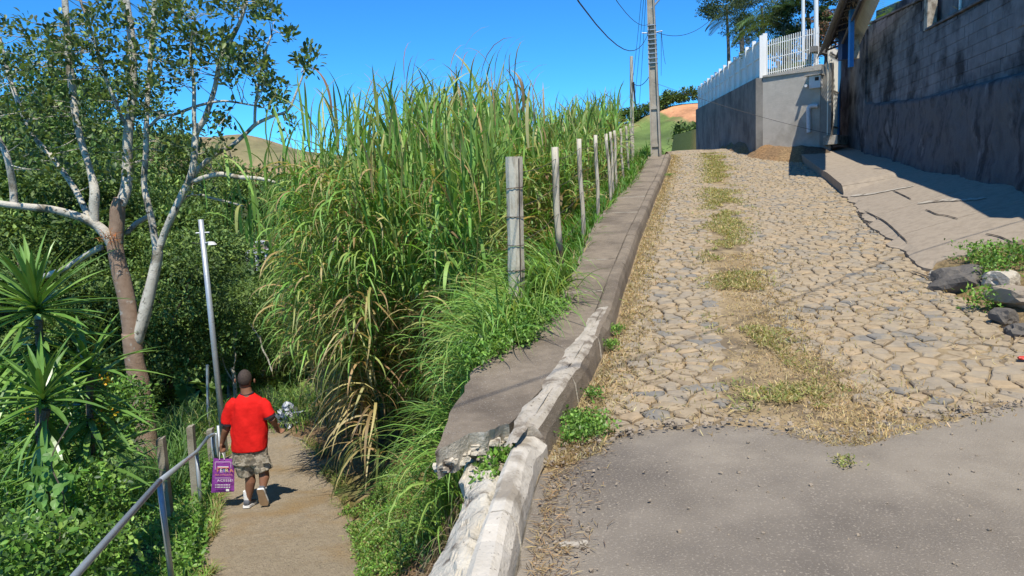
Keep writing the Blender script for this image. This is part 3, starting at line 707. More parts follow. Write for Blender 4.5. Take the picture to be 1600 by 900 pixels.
# canopy over the gate: long double-pitched metal sheet roof on trusses
cz = 4.75
cp = thing('gate_canopy', 'double-pitched metal canopy on dark trusses over the gate', 'canopy', (9.3, 21, cz))
La, Lb = P(1276, 93, 22.3), P(1314, -6, 17.3)
Ra, Rb = P(1338, 82, 21.6), P(1378, -6, 16.6)
za_ = float((La[2]+Ra[2])/2)
m_sheet = nmat('grey_roof_sheet', (.40, .395, .36), (.50, .49, .45), 3, .55, .2, 20, spec=.3); m_steel = plain('dark_steel', (.06, .06, .07), .6)
Mid_a, Mid_b = (La+Ra)/2+[0, 0, .62], (Lb+Rb)/2+[0, 0, .62]
ridgea, ridgeb = Mid_a, Mid_b
def sheet(a0, a1, b0, b1, name, nrib=26):
    V = []; n = nrib*4
    for i in range(n+1):
        f = i/n; h = .022*(1 if (i % 4) in (1, 2) else 0)
        for q0, q1 in ((a0, a1), (b0, b1)): V.append(q0+(q1-q0)*f+[0, 0, h])
    V = np.array(V); k = len(V); VV = np.concatenate([V, V+[0, 0, .012]])
    Fc = [(2*i+1, 2*i, 2*i+2, 2*i+3) for i in range(n)]; Fc += [tuple(x+k for x in reversed(f)) for f in Fc]
    Fc += [(2*i, 2*i+k, 2*i+2+k, 2*i+2) for i in range(n)]+[(2*i+1, 2*i+3, 2*i+3+k, 2*i+1+k) for i in range(n)]
    return mesh(name, VV, Fc, m_sheet, cp)
ov = .45
oa = (La-Ra); oa /= np.linalg.norm(oa)
sheet(La, Lb, Mid_a, Mid_b, 'roof_sheet'); sheet(Ra, Rb, Mid_a, Mid_b, 'roof_sheet')
nt = 9
for i in range(nt):
    f = (i+.3)/nt; l0 = La+(Lb-La)*f+[0, 0, -.05]; r0 = Ra+(Rb-Ra)*f+[0, 0, -.05]; l = l0+(r0-l0)*.24+[0, 0, .22]; r_ = l0+(r0-l0)*.66+[0, 0, .3]; m_ = Mid_a+(Mid_b-Mid_a)*f+[0, 0, -.06]; mb = MB()
    mb.tube([l, r_], .028, 5).tube([l, m_], .022, 5).tube([r_, m_], .022, 5)
    for g in (.25, .5, .75):
        q = l+(r_-l)*g; top = l+(m_-l)*g*2 if g <= .5 else r_+(m_-r_)*(1-g)*2; mb.tube([q, top], .016, 4)
    mb.build('truss', m_steel, cp)
for a, b in ((La*.76+Ra*.24+[0, 0, .17], Lb*.76+Rb*.24+[0, 0, .17]), (La*.34+Ra*.66+[0, 0, .25], Lb*.34+Rb*.66+[0, 0, .25]), ((La+Ra)/2+[0, 0, -.06], (Lb+Rb)/2+[0, 0, -.06])):
    MB().tube([a, b], .035, 5).build('beam', m_steel, cp)
q = P(1330, 65, 18.5); MB().box((q[0], q[1], 4.3+.35), (.10, .10, 1.4)).build('post', m_blue, cp)['label'] = 'bright blue steel post'
q = P(1319, 70, 20.5); MB().box((q[0], q[1], q[2]+.1), (.22, .25, 1.0)).build('post', plain('dark_blue', (.02, .05, .14), .5), cp)['label'] = 'dark blue steel box post'
q = P(1336, 70, 20.0); MB().box((q[0], q[1], q[2]-.05), (.16, .16, .62)).build('column_cap', m_pale, cp)

# ================================================================== VEGETATION BUILDERS
def blades(root, az, L, W, th0, droop, col, nseg=7, tipcol=None, curvepow=1.5, twist=.4, basew=.5):
    """arching ribbons; all inputs arrays of length N. th0 = start elevation, droop = total bend"""
    N = len(root); s = np.linspace(0, 1, nseg+1)
    th = th0[:, None]-droop[:, None]*s[None]**curvepow
    ds = (L/nseg)[:, None]; dx = np.cos(th)*ds; dz = np.sin(th)*ds
    r = np.concatenate([np.zeros((N, 1)), np.cumsum(dx[:, :-1], 1)], 1); z = np.concatenate([np.zeros((N, 1)), np.cumsum(dz[:, :-1], 1)], 1)
    sw = (rng.random(N)-.5)[:, None]*.5*s[None]**2
    a = az[:, None]+sw
    c = np.stack([root[:, 0:1]+np.cos(a)*r, root[:, 1:2]+np.sin(a)*r, root[:, 2:3]+z], -1)
    tw = (rng.random(N)-.5)[:, None]*2*twist+s[None]*(rng.random(N)-.5)[:, None]*2*twist*2
    side = np.stack([-np.sin(a), np.cos(a), np.zeros_like(a)], -1)
    nrm = np.stack([-np.cos(a)*np.sin(th), -np.sin(a)*np.sin(th), np.cos(th)], -1)
    sd = side*np.cos(tw)[..., None]+nrm*np.sin(tw)[..., None]
    w = (np.interp(s, [0, .15, .5, .85, 1], [basew, .9, 1, .5, .03]))[None]*W[:, None]/2
    V = np.stack([c-sd*w[..., None], c+sd*w[..., None]], 2)  # N,S,2,3
    k = nseg+1; base = (np.arange(N)*k*2)[:, None]; j = np.arange(nseg)[None]*2
    Fc = np.stack([base+j, base+j+1, base+j+3, base+j+2], -1).reshape(-1, 4)
    C = np.repeat(col[:, None], k, 1)
    if tipcol is not None: C = C*(1-s[None, :, None]**3)+tipcol[:, None]*(s[None, :, None]**3)
    C = np.repeat(C[:, :, None], 2, 2)
    return V.reshape(-1, 3), Fc, C.reshape(-1, 3)
def leaves(pos, d, nrm, L, W, col, fold=.25, hexa=True):
    """folded leaf: base, two pairs, tip"""
    N = len(pos); d = d/np.linalg.norm(d, axis=1)[:, None]; sd = np.cross(d, nrm); sd /= np.linalg.norm(sd, axis=1)[:, None]+1e-9; up_ = np.cross(sd, d)
    L = L[:, None]; W = W[:, None]/2
    if hexa:
        P_ = [pos, pos+d*L*.35+sd*W*.85+up_*W*fold, pos+d*L*.7+sd*W+up_*W*fold, pos+d*L-up_*L*.08, pos+d*L*.7-sd*W+up_*W*fold, pos+d*L*.35-sd*W*.85+up_*W*fold, pos+d*L*.55]
        T = [(0, 1, 6), (1, 2, 6), (2, 3, 6), (3, 4, 6), (4, 5, 6), (5, 0, 6)]
    else:
        P_ = [pos, pos+d*L*.55+sd*W+up_*W*fold, pos+d*L, pos+d*L*.55-sd*W+up_*W*fold]; T = [(0, 1, 2), (0, 2, 3)]
    k = len(P_); V = np.stack(P_, 1).reshape(-1, 3); base = (np.arange(N)*k)[:, None, None]
    Fc = (base+np.array(T)[None]).reshape(-1, 3)
    return V, Fc, np.repeat(col, k, 0)
def rdir(N, zb=0.0):
    v = rng.normal(size=(N, 3)); v[:, 2] += zb; return v/np.linalg.norm(v, axis=1)[:, None]
def pal(N, cols, jit=.2, w=None):
    c = np.array(cols, float)[rng.choice(len(cols), N, p=w)]; return c*(1+(rng.random((N, 1))-.5)*2*jit)*(1+(rng.random((N, 3))-.5)*.15)
class Acc:
    def __init__(s): s.V = []; s.F = []; s.C = []; s.n = 0
    def add(s, t):
        V, Fc, C = t; s.V.append(V); s.F.append(Fc+s.n); s.C.append(C); s.n += len(V)
    def build(s, name, mat, parent=None, **kw):
        return mesh(name, np.concatenate(s.V), np.concatenate(s.F), mat, parent, col=np.concatenate(s.C), **kw)
def pxy(p):
    d = p-EYE; z = d@fw; return 800+F*(d@rt)/z, 450-F*(d@up)/z

G_FRESH = [(.20, .37, .07), (.155, .30, .06), (.27, .44, .10), (.11, .23, .045)]
G_OLIVE = [(.32, .40, .11), (.40, .42, .14), (.22, .31, .08)]
G_STRAW = [(.50, .40, .17), (.40, .28, .13), (.54, .47, .23), (.28, .18, .09)]

# ------------------------------------------------ tall elephant grass on the bank
sil = I([-50, 360, 415, 440, 470, 510, 560, 600, 650, 700, 750, 800, 830, 855, 880, 920, 960, 985, 1000, 1020], [330, 300, 265, 235, 205, 165, 115, 100, 72, 66, 62, 82, 120, 158, 175, 150, 135, 150, 200, 235])
A1 = Acc(); n = 0
roots = []
tries = 0
while len(roots) < 2500 and tries < 40000:
    tries += 1
    y = 5.2+rng.random()**1.25*22
    pr, eL = float(XPr(y)), float(XSl(max(y, SLAB0)))
    if y < 14: t = (.36-.24*min(1, max(0, (y-7)/1.5)))+(.5+.24*min(1, max(0, (y-7)/1.5)))*rng.random()
    else: t = 1-rng.random()*.45
    x = pr+(eL-.75-pr)*t if y > 7 else pr+(eL-.3-pr)*(.45+.35*rng.random())
    if y < 6.8: continue
    z = Hs(x, y); px, _py = pxy(np.array([x, y, z]))
    if _py > 705 or px < 430 or px > 1010 or (px > 745 and y < 8.2): continue
    roots.append((x, y, z, px))
for (x, y, z, px) in roots:
    ztop = P(px, float(sil(px)), y)[2]; h = min(5.4, (ztop-z))
    h *= .76+.26*rng.random()**.7
    if h < .8: continue
    far = y > 12; lean = rng.normal(size=2)*.16+np.array([-.10, -.05]); nl = 15 if not far else 10
    k = np.arange(nl); f = (k+.8)/nl; hs_ = h*(.10+.80*f)-.0
    hh = hs_*.88; root = np.stack([x+lean[0]*hh*f, y+lean[1]*hh*f, z+hh], 1)
    az = rng.random(nl)*6.283; L = (.55+.42*rng.random(nl))*np.clip(h/3, .55, 1.05)
    topk = f > .78; th0 = np.where(topk, 1.45, 1.22)+rng.normal(size=nl)*.15; dr = np.where(topk, .5+1.3*rng.random(nl), 1.6+1.5*rng.random(nl))
    W = (.010+.040*rng.random(nl)**1.3)*(1.2 if far else 1)
    low = f < .45
    c = pal(nl, G_FRESH+G_OLIVE, .25, [.30, .24, .22, .09, .06, .03, .06])
    dead = (rng.random(nl) < np.where(low, .32, .08)); c[dead] = pal(int(dead.sum()), G_STRAW, .25)
    tip = c.copy(); tt = rng.random(nl) < .3; tip[tt] = pal(int(tt.sum()), G_STRAW, .2)
    A1.add(blades(root, az, L, W, th0, dr, c, 8 if not far else 6, tip))
# cane stems
st = Acc()
for i, (x, y, z, px) in enumerate(roots):
    if i % 2: continue
    N = 1; h = np.array([1.2+1.3*rng.random()])
    st.add(blades(np.array([[x, y, z]]), rng.random(1)*6.283, h, np.array([.022]), np.array([1.5]), np.array([.15]), pal(1, [(.20, .20, .06), (.28, .21, .09), (.12, .13, .04)]), 3, basew=1))
A1.add((np.concatenate(st.V), np.concatenate(st.F), np.concatenate(st.C)))
# fine plume tips
N = 24; P0 = []
for i in range(N):
    px = 560+rng.random()*300; y = 7+rng.random()*3; P0.append(P(px, float(sil(px))+30+rng.random()*50, y))
A1.add(blades(np.array(P0), rng.random(N)*6.28, .35+.3*rng.random(N), np.full(N, .012), np.full(N, 1.3)+rng.normal(size=N)*.2, .9+rng.random(N), pal(N, [(.35, .28, .25), (.30, .30, .18)]), 5))
A1.build('elephant_grass', m_grass, label='towering clump of elephant grass filling the bank between path and fence', cat='grass', kind='stuff')

# dead leaves hanging down in a skirt along the path side of the clump
A2 = Acc(); N = 3600
y = 7.4+rng.random(N)*5.6; pr = XPr(y); eL = XSl(np.maximum(y, SLAB0)); x = pr+(eL-pr)*(.16+.40*rng.random(N)); kk = (800+x/y*1130) < 575; y, x = y[kk], x[kk]; N = len(x); zz = H(x, y)+.45+2.0*rng.random(N)**1.2
root = np.stack([x, y, zz], 1)
A2.add(blades(root, math.pi+.6+rng.normal(size=N)*.9, .6+.6*rng.random(N), .018+.018*rng.random(N), .5+.5*rng.random(N), 1.9+.7*rng.random(N), pal(N, G_STRAW+[(.16, .18, .05), (.10, .13, .04)], .25), 7, curvepow=.7))
N = 1500; pxs = 452+140*rng.random(N); pys = 270+300*rng.random(N); Yd = 8.3+1.6*rng.random(N)+(600-pxs)/170*.8
rt2 = np.array([P(a_, b_, c_) for a_, b_, c_ in zip(pxs, pys, Yd)])
A2.add(blades(rt2, math.pi+.5+rng.normal(size=N)*1.1, .35+.55*rng.random(N), .012+.022*rng.random(N), .7+.5*rng.random(N), 2.2+.7*rng.random(N), pal(N, G_STRAW[:2]+G_OLIVE+G_FRESH[:3]+G_FRESH[:2], .25), 7, curvepow=.8))
A2.build('dry_leaf_skirt', m_grass, label='straw-coloured dead leaves hanging down under the elephant grass', cat='dead grass', kind='stuff')

# guinea grass drooping over the washed-out bank beside the slab
A3 = Acc(); cl = []
for i in range(150):
    c_ = ghit(590+rng.random()*185, 455+rng.random()*170, 4, 14)
    if c_[0] < float(XSl(max(c_[1], SLAB0)))-.04: cl.append(tuple(c_))
for i in range(75):
    y = 5.5+rng.random()*2.8; x = float(XSl(max(y, SLAB0)))-.03-.45*rng.random()**1.3; cl.append((x, y, Hs(x, y)))
for (x, y, z) in cl:

    n = 34; root = np.array([[x, y, z]])+rng.normal(size=(n, 3))*[.09, .09, .0]
    az = math.pi*1.08+rng.normal(size=n)*.95; L = .5+.7*rng.random(n); W = .009+.009*rng.random(n)
    A3.add(blades(root, az, L*(1 if y < 6 else 1.1), W, 1.25+rng.normal(size=n)*.2, 1.6+1.7*rng.random(n), pal(n, G_FRESH+G_OLIVE[:1], .3), 8))
A3.build('guinea_grass', m_grass, label='fresh green arching grass spilling over the bank beside the broken slab', cat='grass', kind='stuff')
# thin brown roots and dead stems hanging below it
A4 = Acc(); N = 420; y = 4.0+rng.random(N)*1.9; eL = XSl(np.maximum(y, SLAB0)); x = eL-.05-rng.random(N)*.75; root = np.stack([x, y, H(x, y)+.02], 1)
A4.add(blades(root, math.pi*1.2+rng.normal(size=N)*.7, .25+.45*rng.random(N), .004+.004*rng.random(N), rng.random(N)*.5, 2.0+rng.random(N), pal(N, [(.30, .22, .13), (.20, .13, .08), (.40, .33, .2)], .2), 6, curvepow=.5))
A4.build('hanging_roots', m_grass, label='thin brown roots and dry stems hanging from the eroded bank', cat='roots', kind='stuff')

# short bright grass between the fence posts and the slab edge
A5 = Acc(); N = 15000; y = 5.6+rng.random(N)**1.2*22; eL = XSl(y); off = rng.random(N)**1.3*1.5; x = eL+.06-off+fbm(y*1.5, 3)*.07; keep = ((y > 7.0) | (off > .15)) & (H(x, y) > Zr(y)-.75) & ~((y < 7.3) & (off < .5))
x, y, off = x[keep], y[keep], off[keep]; N = len(x); z = H(x, y)
hgt = (.08+.42*np.clip(off-.2*(y < 9.5), 0, 1.2)+.2*rng.random(N))*(.7+.6*rng.random(N))*np.where(y < 8, .6, 1)
A5.add(blades(np.stack([x, y, z], 1), rng.random(N)*6.28, hgt*1.35, (.010+.008*rng.random(N))*(1+(y > 12)*.6), 1.3+rng.normal(size=N)*.22, .7+1.5*rng.random(N), pal(N, [(.10, .25, .03), (.14, .30, .05), (.07, .19, .025), (.2, .26, .06), (.36, .3, .12)], .25, [.34, .25, .23, .12, .06]), 5))
A5.build('verge_grass', m_grass, label='bright green verge grass along the fence posts beside the slab path', cat='grass', kind='stuff')

# low creeping weeds: small leaves scattered over surfaces
def weeds(name, region, N, size, cols, label, zoff=.02, hgt=.12, cat='weeds', hexa=False, w=None, mat=None):
    pts = region(N); n = len(pts)
    p = pts+np.stack([rng.normal(size=n)*.02, rng.normal(size=n)*.02, zoff+rng.random(n)*hgt], 1)
    d = rdir(n, .25); nn = rdir(n, 1.6); L = size*(.6+.8*rng.random(n))
    a = Acc(); a.add(leaves(p, d, nn, L, L*.5, pal(n, cols, .3, w), hexa=hexa)); return a.build(name, mat or m_leaf, label=label, cat=cat, kind='stuff')
BR = [(.17, .33, .05), (.12, .25, .04), (.24, .40, .08), (.08, .17, .03)]
def clumpy(x, y, sc=1.4, th=.1): return fbm(x*sc, y*sc) > th
def reg_bank(N):
    y = 2.5+rng.random(N*3)*6.5; pr = XPr(y); eL = edgeL(y); x = pr-.05+(eL-pr)*rng.random(N*3)**1.2*.52; k = clumpy(x, y, 1.3, -.05); x, y = x[k][:N], y[k][:N]; return np.stack([x, y, H(x, y)], 1)
weeds('bank_weeds', reg_bank, 20000, .032, BR+[(.25, .28, .08)], 'low yellow-green weeds covering the foot of the eroded bank beside the path', hgt=.06)
def reg_creep(N):
    out = []
    for (px, py, r_) in ((830, 500, .32), (800, 520, .30), (770, 545, .22), (850, 488, .2), (745, 560, .2), (820, 535, .1)):
        c = hit(px, py, lambda y: Zr(y)+.18); m = N//6; a = rng.random(m)*6.28; r = r_*np.sqrt(rng.random(m))*(1+.5*np.sin(a*3)); out.append(np.stack([c[0]+np.cos(a)*r, c[1]+np.sin(a)*r*1.5, np.full(m, c[2])+.02*(1-r/r_)], 1))
    return np.concatenate(out)
weeds('creeping_weed', reg_creep, 6000, .035, BR, 'bright creeping weed growing over the slab edge at the foot of the thick fence post', hgt=.10)
def spots(lst, zf):
    def reg(N):
        out = []
        for (px, py, r_, f) in lst:
            c = hit(px, py, zf); m = int(N*f); a = rng.random(m)*6.28; r = r_*np.sqrt(rng.random(m))*(1+.4*np.sin(a*3+px)); out.append(np.stack([c[0]+np.cos(a)*r, c[1]+np.sin(a)*r*1.3, np.full(m, c[2])], 1))
        return np.concatenate(out)
    return reg
weeds('kerb_weeds', spots([(905, 665, .16, .35), (925, 678, .12, .2), (893, 690, .07, .1), (962, 520, .07, .1), (955, 545, .06, .08), (928, 622, .06, .07), (1045, 275, .14, .1)], lambda y: Zr(y)+.02), 2600, .026, BR, 'green weed tufts growing in the gutter along the foot of the left kerb', hgt=.05)
zc_ = lambda q: (lambda y, q=q: y*0+q)
weeds('gap_weeds', spots([(783, 735, .10, .35), (800, 722, .08, .2), (768, 755, .08, .2), (758, 775, .05, .12), (812, 705, .04, .13)], zc_(-.06)), 900, .04, BR, 'small weed growing from the gap between the near kerb and the crumbled mortar', hgt=.10)
weeds('rubble_weeds', spots([(1535, 412, .25, .2), (1575, 418, .35, .35), (1590, 412, .3, .2), (1538, 485, .16, .12), (1550, 440, .16, .13)], lambda x, y: Hs(x, y)), 2400, .04, BR, 'leafy green weeds around the broken concrete on the right', hgt=.22)

# grass in the middle of the cobbles and dry litter on the road
def roadgrass(name, N, fn, cols, label, lo, hi, w=None, lie=1.2, cat='grass', W=.006):
    y = 3.9+rng.random(N*3)**1.6*22; xl, xr = XLr(y), XRr(y); u, keep = fn(y, N*3); x = xl+(xr-xl)*u; keep = keep & (y > Yb(x)-.22)
    x, y = x[keep][:N], y[keep][:N]; n = len(x); z = Zr(y)+.012
    a = Acc(); a.add(blades(np.stack([x, y, z], 1), rng.random(n)*6.28, lo+(hi-lo)*rng.random(n), np.full(n, W)*(1+y/9), np.abs(rng.normal(size=n)*.5)+.15, rng.random(n)*lie, pal(n, cols, .3, w), 3)); a.build(name, m_grass, label=label, cat=cat, kind='stuff')
def f_mid(y, n):
    c = np.interp(y, [4, 5.5, 7.5, 10, 14, 24], [.40, .36, .37, .36, .36, .36]); u = c+rng.normal(size=n)*np.interp(y, [4, 8, 12], [.05, .055, .065]); x = XLr(y)+u*3.6
    return u, (fbm(x*1.6, y*1.3) > np.interp(y, [4, 6, 9, 13], [.12, -.15, -.35, -.35])) & (y > 4.6)
roadgrass('median_grass', 14500, f_mid, [(.27, .29, .09), (.36, .33, .13), (.48, .40, .19), (.20, .25, .07)], 'olive and straw grass growing in the cobble joints along the road centre', .02, .075, [.32, .24, .26, .18])
def f_all(y, n):
    u = rng.random(n); e = rng.random(n) < .5; u = np.where(e, np.abs(rng.normal(size=n))*.06, u); x = XLr(y)+u*3.6
    return u, (fbm(x*1.6, y*1.6) > -.1) | (u < .08)
roadgrass('dry_litter', 16000, f_all, [(.46, .36, .18), (.40, .29, .14), (.5, .42, .24), (.28, .24, .10)], 'dry straw litter lying in the joints and gutter of the cobbled road', .015, .06, None, .3, 'litter', .005)
def f_mid2(y, n):
    u = np.interp(y, [4, 6, 9], [.47, .44, .42])+rng.normal(size=n)*.07; return u, (y < 10)
roadgrass('straw_patch', 9000, f_mid2, [(.46, .35, .17), (.52, .42, .22), (.36, .27, .13)], 'trampled straw patch at the end of the cobbles against the asphalt', .012, .05, None, .3, 'litter', .004)
# litter on the asphalt along the kerb
def litter(name, n, cx, cols, label, L=.05, sx=.12):
    y = 2.4+rng.random(n)*2.2; x = XLr(y)+.03+np.abs(rng.normal(size=n))*sx+cx
    a = Acc(); a.add(blades(np.stack([x, y, Zr(y)+.028], 1), rng.random(n)*6.28, L*(.4+rng.random(n)), np.full(n, .004), rng.random(n)*.25, rng.random(n)*.3, pal(n, cols, .3), 2)); a.build(name, m_grass, label=label, cat='litter', kind='stuff')
litter('straw_litter', 1500, 0, [(.46, .34, .17), (.36, .25, .12), (.16, .11, .07)], 'straw and bark litter gathered on the asphalt along the near kerb')
mb = MB()
for i in range(150):
    y = 2.6+rng.random()*2.2; x = float(XLr(y))+.02+abs(rng.normal())*.16; r = .003+.006*rng.random()**2; mb.box((x, y, float(Zr(y))+.026+r*.4), (r*2, r*1.6, r*1.2), jit=r)
for i in range(520):
    x = -.3+rng.random()*6; y = float(Yb(x))+rng.normal()*.05; r = .004+.010*rng.random()**2; mb.box((x, y, float(Zr(y))+.022+r*.4), (r*2, r*1.6, r*1.2), jit=r)
for i in range(260):
    y = 2.6+rng.random()*2.2; x = float(XLr(y))+rng.random()*5; r = .003+.005*rng.random()**2; mb.box((x, y, float(Zr(y))+.026+r*.4), (r*2, r*1.6, r*1.2), jit=r)
mb.build('gravel_crumbs', m_conc2, label='loose dark gravel crumbs scattered on the asphalt by the kerb', cat='gravel', kind='stuff')
p = hit(898, 852, lambda y: Zr(y)+.03)
mb = MB()
for i in range(14): mb.box((p[0]+(rng.random()-.5)*.11, p[1]+(rng.random()-.5)*.035, p[2]+.002), (.022, .014, .012), jit=.012)
mb.build('crumpled_scrap', m_pale, label='small crumpled beige scrap lying on the asphalt near the kerb', cat='litter')
for (px, py, r_) in ((1320, 727, .05),):
    weeds('asphalt_tuft', spots([(px, py, r_, 1)], lambda y: Zr(y)+.025), 110, .022, [(.3, .34, .1), (.4, .36, .15)], 'tiny yellow-green tuft growing through the open asphalt', hgt=.02)

# ------------------------------------------------ rubble on the right
chunks = [((1490, 440), .25, (1.25, .55, .8), 'big dark concrete chunk tilted up on the edge of the cobbles', 'm_dark'), ((1466, 432), .10, (1, .8, .7), 'small pale concrete chunk wedged behind the big tilted one', 'm_pale'),
          ((1590, 462), .24, (1.3, .8, .45), 'flat broken slab piece at the right edge among weeds', 'm_conc2'), ((1566, 440), .15, (1.1, .9, .8), 'tan rough stone between the two big chunks', 'm_mortar'),
          ((1567, 497), .11, (1, .9, .8), 'small dark stone in the grass right of the cobbles', 'm_dark'), ((1592, 527), .12, (1.1, .9, .9), 'dark rounded stone lowest at the right edge', 'm_dark')]
m_dark = nmat('sooty_concrete', (.10, .09, .078), (.18, .16, .135), 9, .95, .6, 50, c3=(.40, .36, .29), scale3=2.2, th3=(.60, .66), bdist=.02)
for (px, py), r_, sq, lab, mt in chunks:
    c = ghit(px, py+22*r_*2, 4, 12); V, Fc = lump((0, 0, 0), r_, 3, .45, sq, px)
    a = (px*13 % 100)/100*2; ca, sa = math.cos(a), math.sin(a); V = V@np.array([[ca, sa, 0], [-sa, ca, 0], [0, 0, 1]]).T
    if r_ == .25: V = V@np.array([[1, 0, 0], [0, .8, .6], [0, -.6, .8]]).T@np.array([[.8, 0, .6], [0, 1, 0], [-.6, 0, .8]]).T
    V += c+[0, 0, r_*sq[2]*.45]; mesh('concrete_chunk' if r_ > .2 else 'stone', V, Fc, globals()[mt], label=lab, cat='rubble')
p = hit(1598, 565, Zr); V, Fc = lump(p+[0, 0, .03], .03, 2, .5, (1.3, 1, .5), 5); mesh('red_scrap', V, Fc, plain('red_plastic', (.6, .05, .03), .5), label='small red scrap of litter at the right edge of the cobbles', cat='litter')

# ================================================================== HILLS
def hill(name, x0, x1, ridge, Y0, Y1, zb, mat, colf, nx_=120, ny_=40, rough_=1.5, label=None):
    """a real hillside rising from Y0 (height zb) to a ridge at Y1 and falling behind"""
    V = []; C = []; xs = np.linspace(x0, x1, nx_); ss = np.linspace(0, 1.35, ny_)
    for s_ in ss:
        Y = Y0+(Y1-Y0)*s_
        X = xs; rz = ridge(X*1.0); prof = smooth(np.clip(s_, 0, 1))*.6+.4*min(s_, 1) if s_ <= 1 else 1-(s_-1)*.9
        z = zb+(rz-zb)*prof+fbm(X*.04, np.full_like(X, Y*.04))*rough_*min(1, s_*3)*(1-.8*math.exp(-((s_-1)/.1)**2))
        V.append(np.stack([X, np.full_like(X, Y), z], -1)); C.append(colf(X, np.full_like(X, Y), z, s_))
    V = np.array(V); C = np.array(C); idx = np.arange(ny_*nx_).reshape(ny_, nx_)
    Fc = np.stack([idx[:-1, :-1], idx[:-1, 1:], idx[1:, 1:], idx[1:, :-1]], -1).reshape(-1, 4)
    mesh(name, V.reshape(-1, 3), Fc, mat, col=C.reshape(-1, 3), smoothf=True, kind='structure'); return V
m_hill = attrmat('hill_grass', .95, .5, .9, .12, .35, 1.0)
pxl = [(-900, 120), (-400, 140), (0, 170), (150, 200), (260, 206), (330, 213), (380, 211), (425, 222), (470, 236), (560, 246), (800, 250), (1000, 255), (1300, 250)]
YL = 230.
rp_ = np.array([P(a, b, YL) for a, b in pxl]); ridL = I(rp_[:, 0], rp_[:, 2])
def colL(X, Y, z, s_):
    n_ = fbm(X*.03, Y*.03+z*.05); brown = np.array([.34, .235, .13]); gr = np.array([.20, .18, .085]); wood = np.array([.04, .065, .03])
    k = np.clip(.5+n_*1.0, 0, 1)[:, None]; c = brown*k+gr*(1-k); w = np.clip((.62+.12*n_-s_)*8, 0, 1)[:, None]; return c*(1-w)+wood*w
VL = hill('left_hill', -330, 140, ridL, 110, YL, -16, m_hill, colL, rough_=3)
pxr = [(880, 215), (930, 205), (965, 196), (990, 190), (1005, 181), (1030, 171), (1045, 165), (1062, 162), (1095, 160), (1150, 155), (1300, 140), (1600, 130), (2000, 130)]
YR = 150.
rp2 = np.array([P(a, b, YR) for a, b in pxr]); ridR = I(rp2[:, 0], rp2[:, 2])
def colR(X, Y, z, s_):
    n_ = fbm(X*.12, z*.2+Y*.02); gr = np.array([.15, .21, .055]); dk = np.array([.07, .11, .035]); st_ = np.array([.30, .24, .10]); red = np.array([.55, .27, .13])
    k = np.clip(.5+n_*1.0, 0, 1)[:, None]; c = gr*k+dk*(1-k); k2 = np.clip(fbm(X*.3, z*.5)*1.5-.2, 0, 1)[:, None]; c = c*(1-k2)+st_*k2
    px, py = [], []
    out = c
    u = (X-27)/1.0
    edge = .50+.10*np.clip((X-30)/12, -1, 1)*-1+.03*fbm(X*.4, X*0+3)
    m_ = ((s_ > edge) & (s_ < .97) & (X > 31+ (s_-.8)*-4)).astype(float)[:, None]
    m2 = ((np.abs(s_-.30-.004*(X-20)) < .012) & (X < 27)).astype(float)[:, None]
    st2 = red*(1+.25*fbm(X*.8, z*2)[:, None]); m_ = np.maximum(m_, m2); return out*(1-m_)+st2*m_
VR = hill('right_hill', 5, 150, ridR, 60, YR, -4, m_hill, colR, nx_=260, ny_=90, rough_=1.0)

# leaf-card tree builder (shared crowns)
def crown_mesh(name, Rx, Rz, nclump, nleaf, lsize, cols, seed, flat=.9, w=None, hexa=False):
    g = np.random.default_rng(seed); a = Acc(); V = []
    c = g.normal(size=(nclump, 3)); c /= np.linalg.norm(c, axis=1)[:, None]; c *= (g.random((nclump, 1))**.35); c *= [Rx, Rx, Rz]
    r = (.16+.22*g.random(nclump))*Rx
    per = nleaf//nclump
    cc = np.repeat(c, per, 0); rr = np.repeat(r, per)[:, None]; n = len(cc)
    d = g.normal(size=(n, 3)); d /= np.linalg.norm(d, axis=1)[:, None]; pos = cc+d*rr*(g.random((n, 1))**.4)*[1.15, 1.15, .6]
    dirv = d*.7+g.normal(size=(n, 3))*.5; nn = g.normal(size=(n, 3))*.5+[0, 0, 1]
    L = lsize*(.6+.8*g.random(n)); tone = np.repeat(.75+.5*g.random(nclump), per)[:, None]
    col = np.array(cols)[g.choice(len(cols), n, p=w)]*tone*(1+(g.random((n, 1))-.5)*.3)
    return leaves(pos, dirv, nn, L, L*.5, col, hexa=hexa), c
FC = [(.10, .17, .044), (.14, .23, .055), (.065, .115, .034), (.20, .29, .07)]
FY = [(.18, .27, .05), (.23, .30, .07), (.12, .20, .045)]
m_bark = nmat('bark', (.10, .08, .06), (.20, .17, .13), 6, .95, .7, 30, c3=(.32, .30, .26), scale3=2, th3=(.58, .7))
variants = {}
def forest_tree(key, Rx, Rz, nl, ls, cols, seed):
    (V, Fc, C), cl = crown_mesh('crown', Rx, Rz, 46, nl, ls, cols, seed)
    e = thing('tree', None, 'tree', (0, 0, 0)); cr = mesh('crown', V, Fc, m_dark_leaf, e, col=C)
    mb = MB(); H_ = Rz*1.5; tr = catmull([(0, 0, -H_-2), (.1*Rx, 0, -H_*.6), (-.05*Rx, .05, 0), (.05, 0, Rz*.4)], 4); mb.tube(tr, np.linspace(.055*Rx, .02*Rx, len(tr)), 8, noise=.1)
    g = np.random.default_rng(seed)
    for q in cl[g.choice(len(cl), 14)]:
        s0 = np.array([0, 0, -H_*.5+(q[2]+H_*.5)*.35]); mb.tube(catmull([s0, (s0+q)/2+[0, 0, .12*Rz*g.normal()], q], 3), np.linspace(.025*Rx, .006*Rx, 7), 5)
    mb.build('trunk', m_bark, e); variants[key] = e; return e
